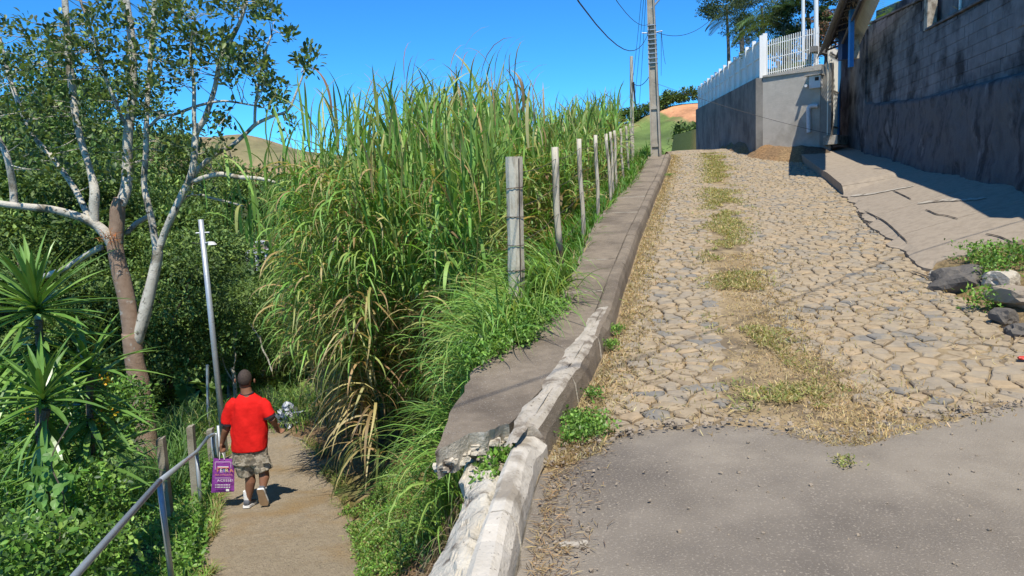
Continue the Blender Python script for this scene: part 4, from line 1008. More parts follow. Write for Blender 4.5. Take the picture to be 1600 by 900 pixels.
def put(key, loc, s, rz, label, group=None, first=[set()]):
    src = variants[key]
    if key not in first[0]: first[0].add(key); o = src
    else:
        o = src.copy(); COL.objects.link(o)
        for ch in list(src.children): c = ch.copy(); COL.objects.link(c); c.parent = o
    o.location = loc; o.rotation_euler = (0, 0, rz); o.scale = s if isinstance(s, tuple) else (s, s, s); o['label'] = label; 
    if group: o['group'] = group
    return o
forest_tree('dense', 3.0, 2.6, 44000, .125, FC, 3); forest_tree('loose', 2.6, 3.2, 26000, .12, FC+FY, 5); forest_tree('bright', 2.6, 1.9, 26000, .115, FY+FC[:2], 8)
TR = [ # px, py of crown centre, Y, scale, kind, label
    (20, 300, 21, 1.1, 'dense', 'dense dark tree at the left edge behind the lichen-covered limbs'), (120, 400, 19, 1.05, 'dense', 'dark feathery tree behind the tall yucca'),
    (40, 490, 16, .75, 'dense', 'low dark tree directly behind the yucca crown'), (190, 260, 30, 1.2, 'loose', 'mid-green tree seen between the two pale stems'),
    (272, 392, 20, .62, 'dense', 'dark tree behind the right-hand pale stem'), (255, 500, 17, .75, 'dense', 'dark tree filling the shade between trunk and lamp pole'),
    (290, 300, 34, 1.0, 'loose', 'olive tree above the galvanised lamp pole'), (325, 415, 30, .55, 'dense', 'dark rounded tree just right of the lamp pole'),
    (345, 500, 24, .6, 'bright', 'sunlit shrubby tree behind the middle of the lamp pole'), (405, 488, 26, .7, 'bright', 'yellow-green spreading tree above the walking man'),
    (110, 180, 34, 1.35, 'loose', 'tall thin tree on the skyline at the far left'), (395, 545, 24, .6, 'dense', 'dark shrub tree behind the small white street lamp'), (60, 600, 15, .6, 'dense', 'dark bush tree low at the left edge')]
for i, (px, py, Y, s_, k, lab) in enumerate(TR): p = P(px, py, Y); put(k, tuple(p), s_, i*1.7, lab, 'trees filling the valley side')
# far wood on the valley slope: one mass of many crowns
acc = Acc(); g = np.random.default_rng(21); n_t = 900; cnt = 0
vtpl = [crown_mesh('c', 1, .8, 14, 260, .30, FC+FY[:1], 30+i, w=[.3, .25, .2, .15, .1])[0] for i in range(4)]
for i in range(n_t):
    Y = 34+g.random()**1.1*150; px = -150+g.random()*760
    z_ = None; X = P(px, 300, Y)[0]
    base = float(H(X, Y)); 
    if Y > 110: 
        s_ = (Y-110)/(YL-110)
        if s_ > .62: continue
        base = max(base, -16+(float(ridL(X))+16)*(float(smooth(s_))*.6+.4*s_))
    r_ = 2.2+2.4*g.random(); top = pxy(np.array([X, Y, base+r_*1.6]))
    if 370 < top[0] < 440 and Y < 133 and Y > 60 and top[1] < 410: continue
    if Y < 60 and top[1] < 400 and 300 < top[0] < 440: continue
    V, Fc, C = vtpl[i % 4]; a = g.random()*6.28; rot = np.array([[math.cos(a), -math.sin(a), 0], [math.sin(a), math.cos(a), 0], [0, 0, 1]])
    acc.add((V@rot.T*r_+[X, Y, base+r_*.7], Fc, C*(.8+.5*g.random())))
acc.build('far_wood', m_dark_leaf, label='dense wood covering the valley slope below the brown hill', cat='wood', kind='stuff')
# trees along the right hill crest and scrub on its slope
acc = Acc()
for i in range(60):
    px = 905+g.random()*200; Y = YR*(.985); X = P(px, 170, Y)[0]; z_ = float(ridR(X)); r_ = .8+1.0*g.random(); V, Fc, C = vtpl[i % 4]; 
    if i % 4 == 0 and px < 1000: r_ *= 1.5
    acc.add((V*[r_, r_, r_*1.0]+[X, Y, z_+r_*.6+g.random()*.6], Fc, C*.8))
for i in range(160):
    s_ = .02+g.random()*.6; Y = 60+(YR-60)*s_; X = 12+g.random()*32; pr_ = float(smooth(s_))*.6+.4*s_; z_ = -4+(float(ridR(X))+4)*pr_; r_ = .35+.8*g.random(); V, Fc, C = vtpl[i % 4]; acc.add((V*[r_, r_, r_*.8]+[X, Y, z_+.1], Fc, C*1.3))
for i in range(26):
    px = 1065+g.random()*60; py = 205+g.random()*25; p = P(px, py, 62+g.random()*8); r_ = .8+.7*g.random(); V, Fc, C = vtpl[i % 4]; acc.add((V*r_+p, Fc, C*.7))
acc.build('hill_scrub', m_dark_leaf, label='scrub and small trees dotted over the right hill and its crest', cat='scrub', kind='stuff')
# small house across the valley
hp = P(405, 398, 130); t = thing('house', 'small pale unfinished house across the valley between the trees', 'house', hp); sc_ = 130/1145.
m_hw = nmat('brick_pinkish', (.36, .24, .18), (.44, .31, .24), 3, .9, .1, 10); m_hwhite = plain('house_white', (.55, .56, .58), .8)
def hb(dx0, dx1, dz0, dz1, dy0, dy1, name, mat): MB().box((hp[0]+(dx0+dx1)/2*sc_, hp[1]+(dy0+dy1)/2, hp[2]+(dz0+dz1)/2*sc_), ((dx1-dx0)*sc_, dy1-dy0, (dz1-dz0)*sc_)).build(name, mat, t)
hb(-10, 9, 8, 19, 0, 4, 'upper_wall', m_hw); hb(-18, 14, 3, 7.5, -1, 5, 'floor_slab', m_hwhite); hb(-13, 11, -22, 3, 1.5, 5, 'lower_wall', m_crack)
for x_ in (-17, -3, 12): hb(x_-1.2, x_+1.2, -24, 3, -.8, 0, 'column', m_hwhite)
hb(-10.5, 9.5, 19, 20, -.2, 4.2, 'roof', m_hwhite)

# ================================================================== LICHENED TREE
m_tree = nmat('lichened_bark', (.46, .42, .34), (.62, .58, .48), 7, .95, .8, 45, c3=(.20, .17, .12), scale3=3.2, th3=(.50, .62), c4=(.10, .085, .06), scale4=11, th4=(.58, .66), bdist=.02, spec=.15)
m_trunk = nmat('brown_scaly_bark', (.25, .165, .11), (.36, .255, .18), 12, .95, .9, 55, c3=(.42, .38, .32), scale3=7, th3=(.60, .66), bdist=.02, spec=.15)
TY = 11.6
bl_ = P(228, 700, TY)
tree = thing('lichened_tree', 'forked tree with pale lichen-covered limbs and brown lower trunk beside the path', 'tree', bl_)
def limb(name, pts, mat, n=9, parent=tree, lab=None):
    q = [np.append(P(a, b, TY+d), r*(TY+d)/F) for a, b, r, d in pts]; c = catmull(q, 5)
    o = MB().tube(c[:, :3], np.maximum(c[:, 3], .004), n, noise=.10, cap=True).build(name, mat, parent, smoothf=True)
    if lab: o['label'] = lab
    return c
LB = []
limb('trunk', [(236, 745, 21, 0), (230, 700, 18.5, 0), (224, 650, 16.5, 0), (217, 600, 15.5, 0), (210, 560, 15, 0), (205, 520, 14.5, 0)], m_trunk, 14)
limb('stem', [(207, 535, 13.5, 0), (203, 500, 13, 0), (196, 460, 12.5, 0), (188, 425, 12.5, 0), (181, 390, 12, 0), (179, 372, 12, 0)], m_trunk, 12)
limb('stem', [(180, 385, 11.5, 0), (183, 350, 10.5, 0), (184, 325, 10.5, 0), (187, 310, 8.5, 0)], m_trunk, 12)
LB.append(limb('limb', [(188, 322, 8, 0), (197, 295, 8.5, .1), (199, 255, 8, .2), (200, 215, 7, .2), (207, 150, 6.5, .3), (207, 70, 6, .3), (197, 0, 5.5, .3), (190, -90, 4, .3)], m_tree))
LB.append(limb('limb', [(178, 385, 9.5, 0), (168, 368, 9, -.05), (148, 350, 7.8, -.1), (120, 337, 6.5, -.2), (80, 327, 6, -.3), (40, 323, 5.5, -.4), (0, 318, 5, -.5), (-80, 300, 4, -.6)], m_tree))
LB.append(limb('limb', [(148, 352, 6.5, -.1), (147, 325, 7.5, -.1), (148, 298, 7, -.1), (140, 262, 5, 0), (128, 225, 5, .1), (118, 180, 5, .1), (112, 130, 5.5, .2), (106, 70, 5, .2), (98, -60, 4, .3)], m_tree))
LB.append(limb('limb', [(22, 320, 6, -.4), (20, 290, 5.5, -.4), (12, 250, 5, -.5), (0, 222, 5, -.5), (-40, 150, 4, -.6)], m_tree))
LB.append(limb('branch', [(140, 345, 4.5, 0), (120, 300, 4.5, .3), (85, 250, 4, .5), (55, 215, 4, .6), (30, 165, 3.5, .7), (12, 110, 3, .8), (0, 60, 2.6, .8)], m_tree, 7))
LB.append(limb('branch', [(205, 235, 2.5, .3), (195, 195, 2.5, .2), (168, 130, 2.4, .1), (148, 65, 2.3, 0), (122, -10, 2, 0)], m_tree, 6))
LB.append(limb('branch', [(158, 386, 5, .3), (140, 396, 4.5, .5), (100, 420, 4.5, .8), (60, 435, 4, 1.0)], m_tree, 7))
LB.append(limb('branch', [(198, 365, 4, .3), (212, 350, 4, .5), (232, 338, 3.5, .7)], m_tree, 7))
LB.append(limb('stem', [(212, 535, 10, 0), (222, 505, 9.5, 0), (231, 470, 9.5, 0), (240, 430, 8.5, 0), (246, 400, 8, 0), (246, 385, 7.5, 0)], m_tree, 12))
LB.append(limb('branch', [(245, 395, 6, 0), (239, 355, 5.5, 0), (230, 315, 5, 0), (225, 285, 4.5, .1), (228, 240, 4.5, .1), (229, 190, 4, .2), (232, 130, 3.8, .3), (238, 60, 3.5, .3), (243, -20, 3, .3)], m_tree, 8))
LB.append(limb('branch', [(246, 398, 6, 0), (256, 368, 6, 0), (270, 335, 5.8, -.1), (283, 308, 6, -.1), (297, 280, 6.5, -.1), (303, 250, 5.5, -.1), (306, 210, 5, 0), (320, 185, 4.5, 0), (335, 140, 3.8, .1), (345, 90, 3.4, .1), (365, 55, 3.2, .2), (380, 20, 3, .2), (388, -20, 2.5, .2)], m_tree, 8))
LB.append(limb('branch', [(294, 287, 4.5, -.1), (320, 277, 4.2, -.2), (345, 272, 4, -.3), (375, 277, 3.5, -.3), (405, 279, 3, -.4), (430, 285, 2.2, -.4)], m_tree, 7))
LB.append(limb('branch', [(292, 290, 4, 0), (312, 262, 4, .1), (338, 240, 3.8, .2), (362, 228, 3.5, .2), (385, 208, 3, .3), (400, 194, 2.8, .3), (425, 182, 2.4, .3), (450, 172, 2, .4), (465, 140, 1.6, .4), (478, 105, 1.2, .4)], m_tree, 7))
LB.append(limb('branch', [(304, 212, 3.5, 0), (303, 175, 3, 0), (303, 130, 2.6, .1), (298, 85, 2.2, .1), (305, 30, 2, .1)], m_tree, 6))
LB.append(limb('branch', [(398, 195, 2.2, .3), (399, 165, 2.2, .3), (405, 130, 2, .3), (412, 90, 1.8, .3), (424, 55, 1.4, .3)], m_tree, 6))
LB.append(limb('branch', [(232, 200, 2.6, .2), (250, 183, 2.5, .2), (275, 178, 2.4, .1), (310, 165, 2.2, .1), (350, 158, 2, 0), (398, 165, 1.4, 0)], m_tree, 6))
LB.append(limb('branch', [(250, 385, 2.5, .2), (290, 308, 2.2, .4), (340, 312, 2, .5), (380, 322, 1.5, .6)], m_tree, 6))
# foliage: rosettes of leathery leaves on fine twigs
ZN = [(30, 75, 60, 45, 60), (115, 60, 38, 45, 55), (20, 170, 50, 60, 60), (90, 160, 45, 40, 40), (165, 40, 38, 55, 60), (180, 130, 45, 40, 30), (235, 110, 48, 60, 80), (280, 40, 45, 45, 60), (250, 20, 40, 30, 30), (330, 70, 42, 28, 45), (300, 110, 30, 25, 20), (360, 10, 55, 18, 40),
      (415, 20, 26, 22, 22), (400, 95, 25, 42, 55), (428, 150, 28, 28, 30), (352, 85, 28, 14, 20), (345, 185, 20, 14, 14), (478, 97, 16, 22, 22), (447, 57, 9, 10, 8), (455, 190, 12, 7, 6), (270, 215, 40, 35, 36), (325, 230, 36, 20, 16), (150, 210, 45, 35, 32), (215, 190, 35, 30, 26), (60, 240, 60, 45, 45), (185, 270, 30, 30, 14), (120, 110, 40, 30, 26), (365, 110, 26, 30, 20), (-20, 120, 30, 90, 30), (310, 300, 20, 16, 8)]
acc = Acc(); tw = MB(); allb = np.concatenate([c[:, :3] for c in LB])
for (cx, cy, rx, ry, n) in ZN:
    for q in range(int(n*.82)):
        a = g.random()*6.28; r_ = math.sqrt(g.random()); px = cx+math.cos(a)*r_*rx; py = cy+math.sin(a)*r_*ry; p = P(px, py, TY-.9+2.2*g.random())
        dd = ((allb-p)**2).sum(1); nb_ = allb[np.argmin(dd)]
        ax_ = (p-nb_); l_ = np.linalg.norm(ax_); ax_ = ax_/max(l_, .01)*.6+np.array([0, 0, .6])+g.normal(size=3)*.25; ax_ /= np.linalg.norm(ax_)
        if q % 3 == 0 and l_ < 1.6: tw.tube(catmull([nb_, (nb_+p)/2+g.normal(size=3)*.05, p], 3), np.linspace(.008, .004, 7)[:7], 4, cap=False)
        n_l = 9+int(g.random()*5); d = g.normal(size=(n_l, 3))*.75+ax_*.9; Ls = .075+.045*g.random(n_l)
        acc.add(leaves(np.repeat(p[None], n_l, 0)+d*.035+g.normal(size=(n_l, 3))*.03, d, g.normal(size=(n_l, 3))*.4+[0, 0, 1], Ls, Ls*.48, pal(n_l, [(.10, .15, .06), (.14, .21, .06), (.075, .115, .055), (.22, .30, .07)], .3, [.35, .3, .25, .10])))
acc.build('foliage', m_leaf, tree, kind='stuff'); tw.build('twigs', m_tree, tree, kind='stuff')
# orange dead bromeliad debris in the fork
acc = Acc(); n_ = 60; c = P(173, 372, TY-.25); acc.add(blades(c+g.normal(size=(n_, 3))*[.07, .05, .06], g.random(n_)*6.28, .06+.10*g.random(n_), np.full(n_, .014), g.random(n_)*1.3, 1+g.random(n_), pal(n_, [(.45, .16, .05), (.35, .18, .08)], .3), 4)); acc.build('dead_fork_leaves', m_grass, tree)
# bare dead tree behind the man
dt = thing('bare_tree', 'small bare pale dead tree standing behind the walking man', 'tree', P(368, 640, 17)); q = lambda a, b, d=0: P(a, b, 17+d)
mb = MB(); mb.tube(catmull([q(369, 640), q(366, 590), (q(362, 575))], 3), np.linspace(.05, .04, 7), 7)
for pts in ([(364, 595), (352, 575), (345, 550), (341, 530)], [(364, 585), (368, 555), (365, 535), (372, 515)], [(425, 580), (418, 560), (410, 545), (406, 525)], [(406, 530), (400, 520), (390, 505)]): mb.tube(catmull([q(*p_) for p_ in pts], 3), .018, 5)
mb.build('branches', m_tree, dt)

# ================================================================== POLES, POSTS, WIRES
m_pole = nmat('pole_concrete', (.36, .32, .25), (.46, .42, .34), 2.5, .9, .3, 40, c3=(.22, .19, .155), scale3=1.0, th3=(.46, .64))
m_galv = nmat('galvanised_steel', (.36, .39, .41), (.48, .51, .53), 4, .45, .15, 30, c3=(.24, .24, .22), scale3=6, th3=(.6, .7), metal=.45, spec=.5)
m_woodp = nmat('weathered_post', (.44, .40, .31), (.58, .54, .43), 5, .93, .7, 45, c3=(.17, .14, .09), scale3=4, th3=(.5, .66), stretch=(3, 3, .5), bdist=.01)
m_wire = plain('black_cable', (.02, .02, .022), .6); m_rust = plain('rusty_wire', (.12, .09, .07), .7, .5)
# double-T concrete pole
b = P(1026, 240, 24); b[2] = float(Zr(24))+.12; topp = P(1014, -90, 24)
cpz = thing('utility_pole', 'tall double-T concrete utility pole at the top of the left sidewalk', 'pole', b)
def poleat(f): return b+(topp-b)*f
ang = R(-18); axx = np.array([math.cos(ang), math.sin(ang), 0]); axy = np.array([-math.sin(ang), math.cos(ang), 0])
def pole_piece(x0, x1, y0, y1, f0, f1, name, mat=m_pole):
    w = lambda f: 1-.42*f; q = []
    for f in (f0, f1): q.append([poleat(f)+axx*x_*w(f)+axy*y_*w(f) for x_, y_ in ((x0, y0), (x1, y0), (x1, y1), (x0, y1))])
    return MB().hexa(q[0], q[1]).build(name, mat, cpz)
pole_piece(-.135, .10, -.03, .03, -.02, 1, 'web'); pole_piece(-.175, -.135, -.11, .11, -.02, 1, 'flange'); pole_piece(.10, .15, -.13, .13, -.02, 1, 'flange')
for py in (222, 163, 98): f = (240-py)/330; pole_piece(-.18, .155, -.075, .0, f, f+.014, 'rib')
for i in range(9): f = (240-(92-i*7.2))/330; pole_piece(-.19, .165, -.135, .135, f, f+.004, 'strap', m_galv)
for s_ in (-1, 1):
    f = .59; q0 = poleat(f); MB().tube([q0, q0+axx*s_*.32+[0, 0, .03]], .018, 6).build('bracket', m_galv, cpz)
q0 = poleat(.70); MB().tube([q0, q0+axx*.9+[0, 0, .9]], .03, 8).build('lamp_arm', m_galv, cpz)
# telephone pole, wooden
b2 = P(988, 262, 27); t2 = P(986.5, 88, 27); t = thing('telephone_pole', 'thin dark wooden telephone pole behind the fence at the top of the hill', 'pole', b2); MB().tube([b2, t2], [.085, .06], 9, noise=.06).build('shaft', m_woodp, t)
MB().tube([t2-[0, 0, .9]+[.05, -.05, 0], t2-[0, 0, 1.9]+[.1, -.05, 0]], .03, 6).build('insulator_bracket', m_wire, t)
def cable(name, a, b_, sag, r_, label, n=16, parent=None, mat=m_wire):
    s_ = np.linspace(0, 1, n)[:, None]; p = a+(b_-a)*s_; p[:, 2] -= (sag*4*s_*(1-s_))[:, 0]
    return MB().tube(p, r_, 5).build(name, mat, parent, label=label, cat='cable')
pj = lambda py: P(1014+(py)*.04, py, 24)
cable('cable', pj(43), P(700, -330, 3.5), .9, .008, 'thick black cable sagging from the utility pole toward the upper left, lower one')
cable('cable', pj(36), P(800, -300, 5), .5, .006, 'second black cable leaving the utility pole toward the upper left, upper one')
cable('cable', pj(46), P(1110, 31, 27), .35, .009, 'black service cable running from the utility pole right toward the palms')
cable('cable', pj(112), t2-[0, 0, .9], .25, .012, 'short slack wire from the utility pole down to the telephone pole')
cable('cable', pj(128), P(1300, 210, 22), .1, .006, 'very thin service wire from the utility pole to the gate wall')
for i, (x0, x1, y1) in enumerate(((1007, 988, 130), (1010, 992, 150), (1012, 997, 190), (1035, 1040, 100), (1031, 1033, 118))):
    cable('cable', P(x0 if i < 3 else 1033, -60 if i < 3 else 48, 24.2), P(x1, y1 if i < 3 else y1, 34), .2, .008, ['leftmost', 'second', 'third', 'rightmost', 'fourth'][i]+' of the thin wires running beyond the utility pole over the crest')
# heavy overhead cable out of frame whose shadow crosses the road
def on_sun(p, h): return p+np.array([SUN.x, SUN.y, SUN.z])*h/SUN.z
s1 = on_sun(hit(1005, 560, Zr), 6.4); s2 = on_sun(hit(1395, 405, Zr), 6.1); s3 = on_sun(P(1600, 362, 9.2), 5.6)
cable('overhead_cable', s1+(s1-s2)*1.2, s2, .0, .011, 'overhead cable above the road whose thin shadow crosses the cobbles'); 
cable('overhead_cable', s2, s3+(s3-s2)*.8, .0, .011, 'overhead cable above the right sidewalk whose thin shadow crosses the concrete')
# fence posts on the left of the road
PO = [((803, 245), (808, 487), 7.2, .155, 'thick pale post wrapped with wire at the near end of the fence'), ((866, 230), (875, 418), 9.1, .085, 'thin post with a dark rotten foot, second from the near end'), ((904, 217), (912, 368), 11.3, .07, 'slim pale post, third from the near end'), ((930.5, 211), (935, 338), 13.2, .065, 'slim pale post, fourth from the near end'),
      ((947, 209), (955, 314), 15.2, .065, 'slim pale post, fifth from the near end, leaning slightly'), ((954, 206), (958.5, 302), 16.3, .06, 'slim pale post standing close behind the fifth'), ((960, 204), (963, 289), 18, .065, 'slim pale post, seventh from the near end'), ((969.5, 201), (973, 272), 20.2, .065, 'slim pale post, eighth from the near end'), ((978, 197), (981.5, 256), 22.8, .07, 'slim pale post, second from the far end'), ((984.5, 193), (988, 246), 25.3, .07, 'slim pale post at the far end of the fence')]
tops = []
for i, (tp, bt, Y, w_, lab) in enumerate(PO):
    a = P(*bt, Y); z_ = P(*tp, Y); t = thing('fence_post', lab, 'post', a, 'fence posts along the left sidewalk'); dn = (a-z_)/np.linalg.norm(a-z_)
    if i == 0:
        k = []; n_ = 12
        for j in range(n_+1):
            q_ = z_+(a+dn*.3-z_)*j/n_; k.append(q_)
        o = MB().tube(k, [w_*.55*(1+.03*math.sin(j*2)) for j in range(n_+1)], 10, noise=.05).build('shaft', m_woodp, t, smoothf=False)
        for hh in (.30, .58, .85, 1.1, 1.38):
            q_ = z_+dn*hh; ring = [q_+np.array([math.cos(u), math.sin(u), .06*math.sin(u+hh*7)])*w_*.60 for u in np.linspace(0, 6.28, 15)]; MB().tube(ring, .004, 4, cap=False).build('wire_wrap', m_rust, t)
        MB().tube([z_+[.045, -.085, -.02], z_+dn*1.3+[.04, -.088, 0]], .006, 5).build('rusty_rod', m_rust, t)
    else:
        k = [z_+(a+dn*.3-z_)*f+np.array([.008*math.sin(f*9+i), 0, 0]) for f in np.linspace(0, 1, 8)]
        MB().tube(k[:6] if i == 1 else k, w_*.5, 8, noise=.12).build('shaft', m_woodp, t, smoothf=True)
        if i == 1: MB().tube(k[5:], w_*.53, 8, noise=.15).build('dark_foot', plain('rotten_wood', (.07, .045, .03), .95), t)
    tops.append((z_, dn, np.linalg.norm(a-z_)))
for j, f in enumerate((.10, .32, .55, .78)):
    pts = []
    for i in range(len(tops)-1):
        a = tops[i][0]+tops[i][1]*tops[i][2]*f; c = tops[i+1][0]+tops[i+1][1]*tops[i+1][2]*f
        for u in np.linspace(0, 1, 6)[:-1]: p = a+(c-a)*u; p[2] -= .04*math.sin(math.pi*u); p[1] -= .08; pts.append(p)
    MB().tube(pts, .0035, 4).build('fence_wire', m_rust, label=['topmost', 'second', 'third', 'lowest'][j]+' thin wire strand strung along the fence posts', cat='wire')
# galvanised lamp pole by the path
a = P(352, 705, 10.6); z_ = P(313.5, 343, 10.6); t = thing('lamp_pole', 'tall leaning galvanised pole beside the man with a small white lamp', 'pole', a)
MB().tube([a, (a+z_)/2, z_], [.046, .041, .036], 14).build('shaft', m_galv, t, smoothf=True)
q = z_+(a-z_)*.055; MB().tube([q-[.09, 0, 0], q+[.10, .02, 0]], .012, 6).build('clamp', m_galv, t)
q = z_+(a-z_)*.10; o = MB().tube([q, q+[.12, -.03, .02]], .014, 6).build('lamp_arm', m_galv, t); MB().hexa([q+[.09, -.06, -.02], q+[.19, -.06, -.02], q+[.19, .02, -.02], q+[.09, .02, -.02]], [q+[.10, -.05, .03], q+[.16, -.05, .02], q+[.16, 0, .02], q+[.10, 0, .03]]).build('lamp_head', m_white, t)
MB().tube([q-[.16, 0, -.02], q], .006, 5).build('wire_stub', m_wire, t)
# far street lamp
a = P(384, 600, 26); z_ = P(380, 537, 26); t = thing('street_lamp', 'small distant street lamp with white head above the walking man', 'lamp', a); MB().tube([a, z_], .06, 8).build('shaft', m_galv, t)
q = P(405, 520, 26); MB().tube(catmull([z_, P(384, 528, 26), P(397, 522, 26)], 3), .02, 5).build('arm', m_galv, t); MB().box(q, (.28, .14, .05)).build('lamp_head', m_white, t)
a = P(326, 680, 14); z_ = P(324, 570, 14); t = thing('thin_pole', 'thin grey pole in the undergrowth left of the lamp pole', 'pole', a); MB().tube([a, z_], .03, 7).build('shaft', m_galv, t)
# concrete stakes and handrail by the path
m_stake = nmat('old_concrete_stake', (.24, .21, .16), (.34, .31, .25), 8, .95, .7, 60, c3=(.14, .12, .09), scale3=4, th3=(.5, .66), bdist=.01)
for i, (tp, bt, Y, w_, lab) in enumerate([((251, 684), (262, 785), 8.4, .085, 'squat concrete stake behind the handrail joint, nearest of three'), ((297.5, 665), (305, 758), 9.6, .085, 'concrete stake behind the handrail, middle of three'), ((328, 670), (332, 722), 11.2, .09, 'concrete stake at the far end of the handrail')]):
    a = P(*bt, Y); z_ = P(*tp, Y); d = z_-a; mb = MB(); h_ = w_/2; a = a-d*.2
    mb.hexa([a+[-h_, -h_, 0], a+[h_, -h_, 0], a+[h_, h_, 0], a+[-h_, h_, 0]], [z_+[-h_, -h_, -.02], z_+[h_, -h_, 0], z_+[h_, h_, .01], z_+[-h_, h_, -.01]]); o = mb.build('concrete_stake', m_stake, label=lab, cat='stake', group='concrete stakes by the footpath')
fA = ghit(268, 905, 3, 12); fA = P(268, 905, 5.75); tA = P(249, 752, 5.75); tB = P(307, 706, 8.9); fB = P(315, 797, 8.9); tC = P(331, 679, 11.0); fC = P(336, 735, 11.0)
hr = thing('handrail', 'galvanised pipe handrail along the left of the footpath', 'handrail', fA)
near_ = P(95, 925, 3.75); farA = tA+(tA-near_)*0
MB().tube([near_+(near_-tA)*.5, near_, tA], .025, 12).build('rail', m_galv, hr, smoothf=True)
MB().tube([tA, tB, P(325, 683, 10.6)], .023, 12).build('rail', m_galv, hr, smoothf=True); MB().tube(catmull([P(324, 684, 10.6), P(330, 680, 10.9), P(336, 679, 11.0), P(338, 684, 11.0), P(340, 735, 11.0)], 4), .026, 10).build('end_bend', m_galv, hr, smoothf=True)
for a_, z_ in ((fA, tA), (fB, tB), (fC, tC), (P(346, 742, 11.2), P(341, 665, 11.2)), (P(352, 742, 11.3), P(348, 672, 11.3))):
    MB().tube([a_+(a_-z_)*.12, z_], .024, 12).build('post', m_galv, hr, smoothf=True)
# white plastic bundle with yellow tape
pbp = P(447, 655, 14); m_plastic = plain('white_plastic', (.78, .78, .80), .35); t = thing('plastic_bundle', 'torn white plastic bundle tied to a stump beyond the man', 'litter', pbp)
a_ = Acc(); n_ = 60; a_.add(leaves(pbp+g.normal(size=(n_, 3))*[.09, .06, .15], g.normal(size=(n_, 3)), g.normal(size=(n_, 3)), .10+.12*g.random(n_), .07+.06*g.random(n_), np.full((n_, 3), .78))); a_.build('plastic', m_plastic, t)
for s_ in (1, -1): MB().box(pbp+[-.08, -.05, .02], (.42, .02, .06), np.array([[.75, 0, .66*s_], [0, 1, 0], [-.66*s_, 0, .75]])).build('white_strip', m_plastic, t)
m_tape = plain('yellow_tape', (.75, .55, .05), .5)
for j, (y0, y1) in enumerate(((645, 636), (654, 650), (664, 668))): MB().tube(catmull([P(436, y0, 14), P(424, (y0+y1)/2+2, 14.2), P(405, y1, 14.5), P(370, y1-2, 15)], 3), .008, 4).build('warning_tape', m_tape, label=['upper', 'middle', 'lower'][j]+' yellow tape strand stretched behind the man', cat='tape')

# ragged edge on the right of the footpath
y = 3.5+rng.random(5200)*9; x = XPr(y)+rng.normal(size=5200)*.10+.10; k = fbm(x*2, y*2) > -.3; x, y = x[k], y[k]; n_ = len(x)
a = Acc(); a.add(blades(np.stack([x, y, np.maximum(H(x, y), ZP(y)+.0)], 1), rng.random(n_)*6.28, .03+.14*rng.random(n_)**2, np.full(n_, .006), 1.0+rng.normal(size=n_)*.4, 1.0+rng.random(n_), pal(n_, [(.24, .38, .07), (.36, .36, .12), (.46, .36, .18), (.16, .28, .05)], .3), 4)); a.build('path_side_grass', m_grass, label='short ragged grass and straw along the right edge of the footpath', cat='grass', kind='stuff')

# ================================================================== YUCCAS
def yucca_leaf(seed, L=.90, W=.060):
    g_ = np.random.default_rng(seed); n_ = 8; V = []; bend = .05+.12*g_.random(); 
    for i in range(n_+1):
        s_ = i/n_; w = W/2*np.interp(s_, [0, .12, .45, .8, 1], [.75, .6, 1, .6, .02]); x = L*s_; z = -bend*L*s_**2.5
        V += [(x, -w, z+w*.45), (x, 0, z), (x, w, z+w*.45)]
    Fc = []
    for i in range(n_):
        for j in (0, 1): Fc.append((i*3+j, i*3+j+1, (i+1)*3+j+1, (i+1)*3+j))
    base = np.array([(.13, .26, .045), (.20, .34, .07), (.10, .20, .04)][seed % 3]); C = np.array([base*(1+.5*max(0, .15-i//3/n_)) for i in range(len(V))])
    me_o = mesh('leaf', V, Fc, m_yucca, col=C); me = me_o.data; off = ORG[me_o]; bpy.data.objects.remove(me_o)
    me.transform(Matrix.Translation(Vector(off))); return me
YL_ = [yucca_leaf(i) for i in range(6)]
def yucca(label, stem, heads, skirt, Lmul=1.0):
    base = np.array(stem[-1][:3]); t = thing('yucca', label, 'plant', base, 'spiky yuccas left of the handrail'); g_ = np.random.default_rng(int(abs(base[0])*100))
    MB().tube(catmull([s_[:3] for s_ in stem], 4), .035, 9, noise=.2).build('trunk', m_bark, t)
    def leaf(p, az, el, L):
        d = Vector((math.cos(az)*math.cos(el), math.sin(az)*math.cos(el), math.sin(el))); q = d.to_track_quat('X', 'Z')
        o = link('leaf', YL_[int(g_.random()*6)], t, Vector(p-base)); o.rotation_euler = q.to_euler(); o.scale = (L, 1, 1)
    for (p, n_, lo, hi, L) in heads:
        for i in range(n_):
            f = i/n_; el = hi-(hi-lo)*f**.9+g_.normal()*.08; leaf(p+np.array([0, 0, .10*(1-f)]), i*2.4+g_.random()*.4, el, L*(.75+.35*g_.random())*(.8+.25*math.sin(f*3)))
    for (p0, p1, n_, lo, hi, L) in skirt:
        for i in range(n_):
            f = g_.random(); leaf(p0+(p1-p0)*f, g_.random()*6.28, lo+(hi-lo)*g_.random(), L*(.7+.4*g_.random()))
    return t
YY = 6.6
q = lambda a, b, d=0: P(a, b, YY+d)
gz = Hs(*P(60, 700, YY)[:2])
yucca('tall yucca with an upright crown of sword leaves at the left edge', [q(60, 500), q(64, 580), q(62, 700), np.array([*P(62, 800, YY)[:2], gz])], [(q(58, 490), 64, -.35, 1.45, .86)], [(q(60, 510), q(64, 600), 60, -.6, .25, .85), (q(63, 640), q(62, 760), 34, -1.3, -.5, .7)])
yucca('lower yucca with upright light green leaves under the tall one', [q(72, 640, -.5), q(70, 700, -.5), np.array([*P(68, 800, YY-.5)[:2], gz])], [(q(68, 632, -.5), 34, -.2, 1.4, .72)], [(q(70, 650, -.5), q(68, 800, -.5), 40, -1.3, -.6, .6)])
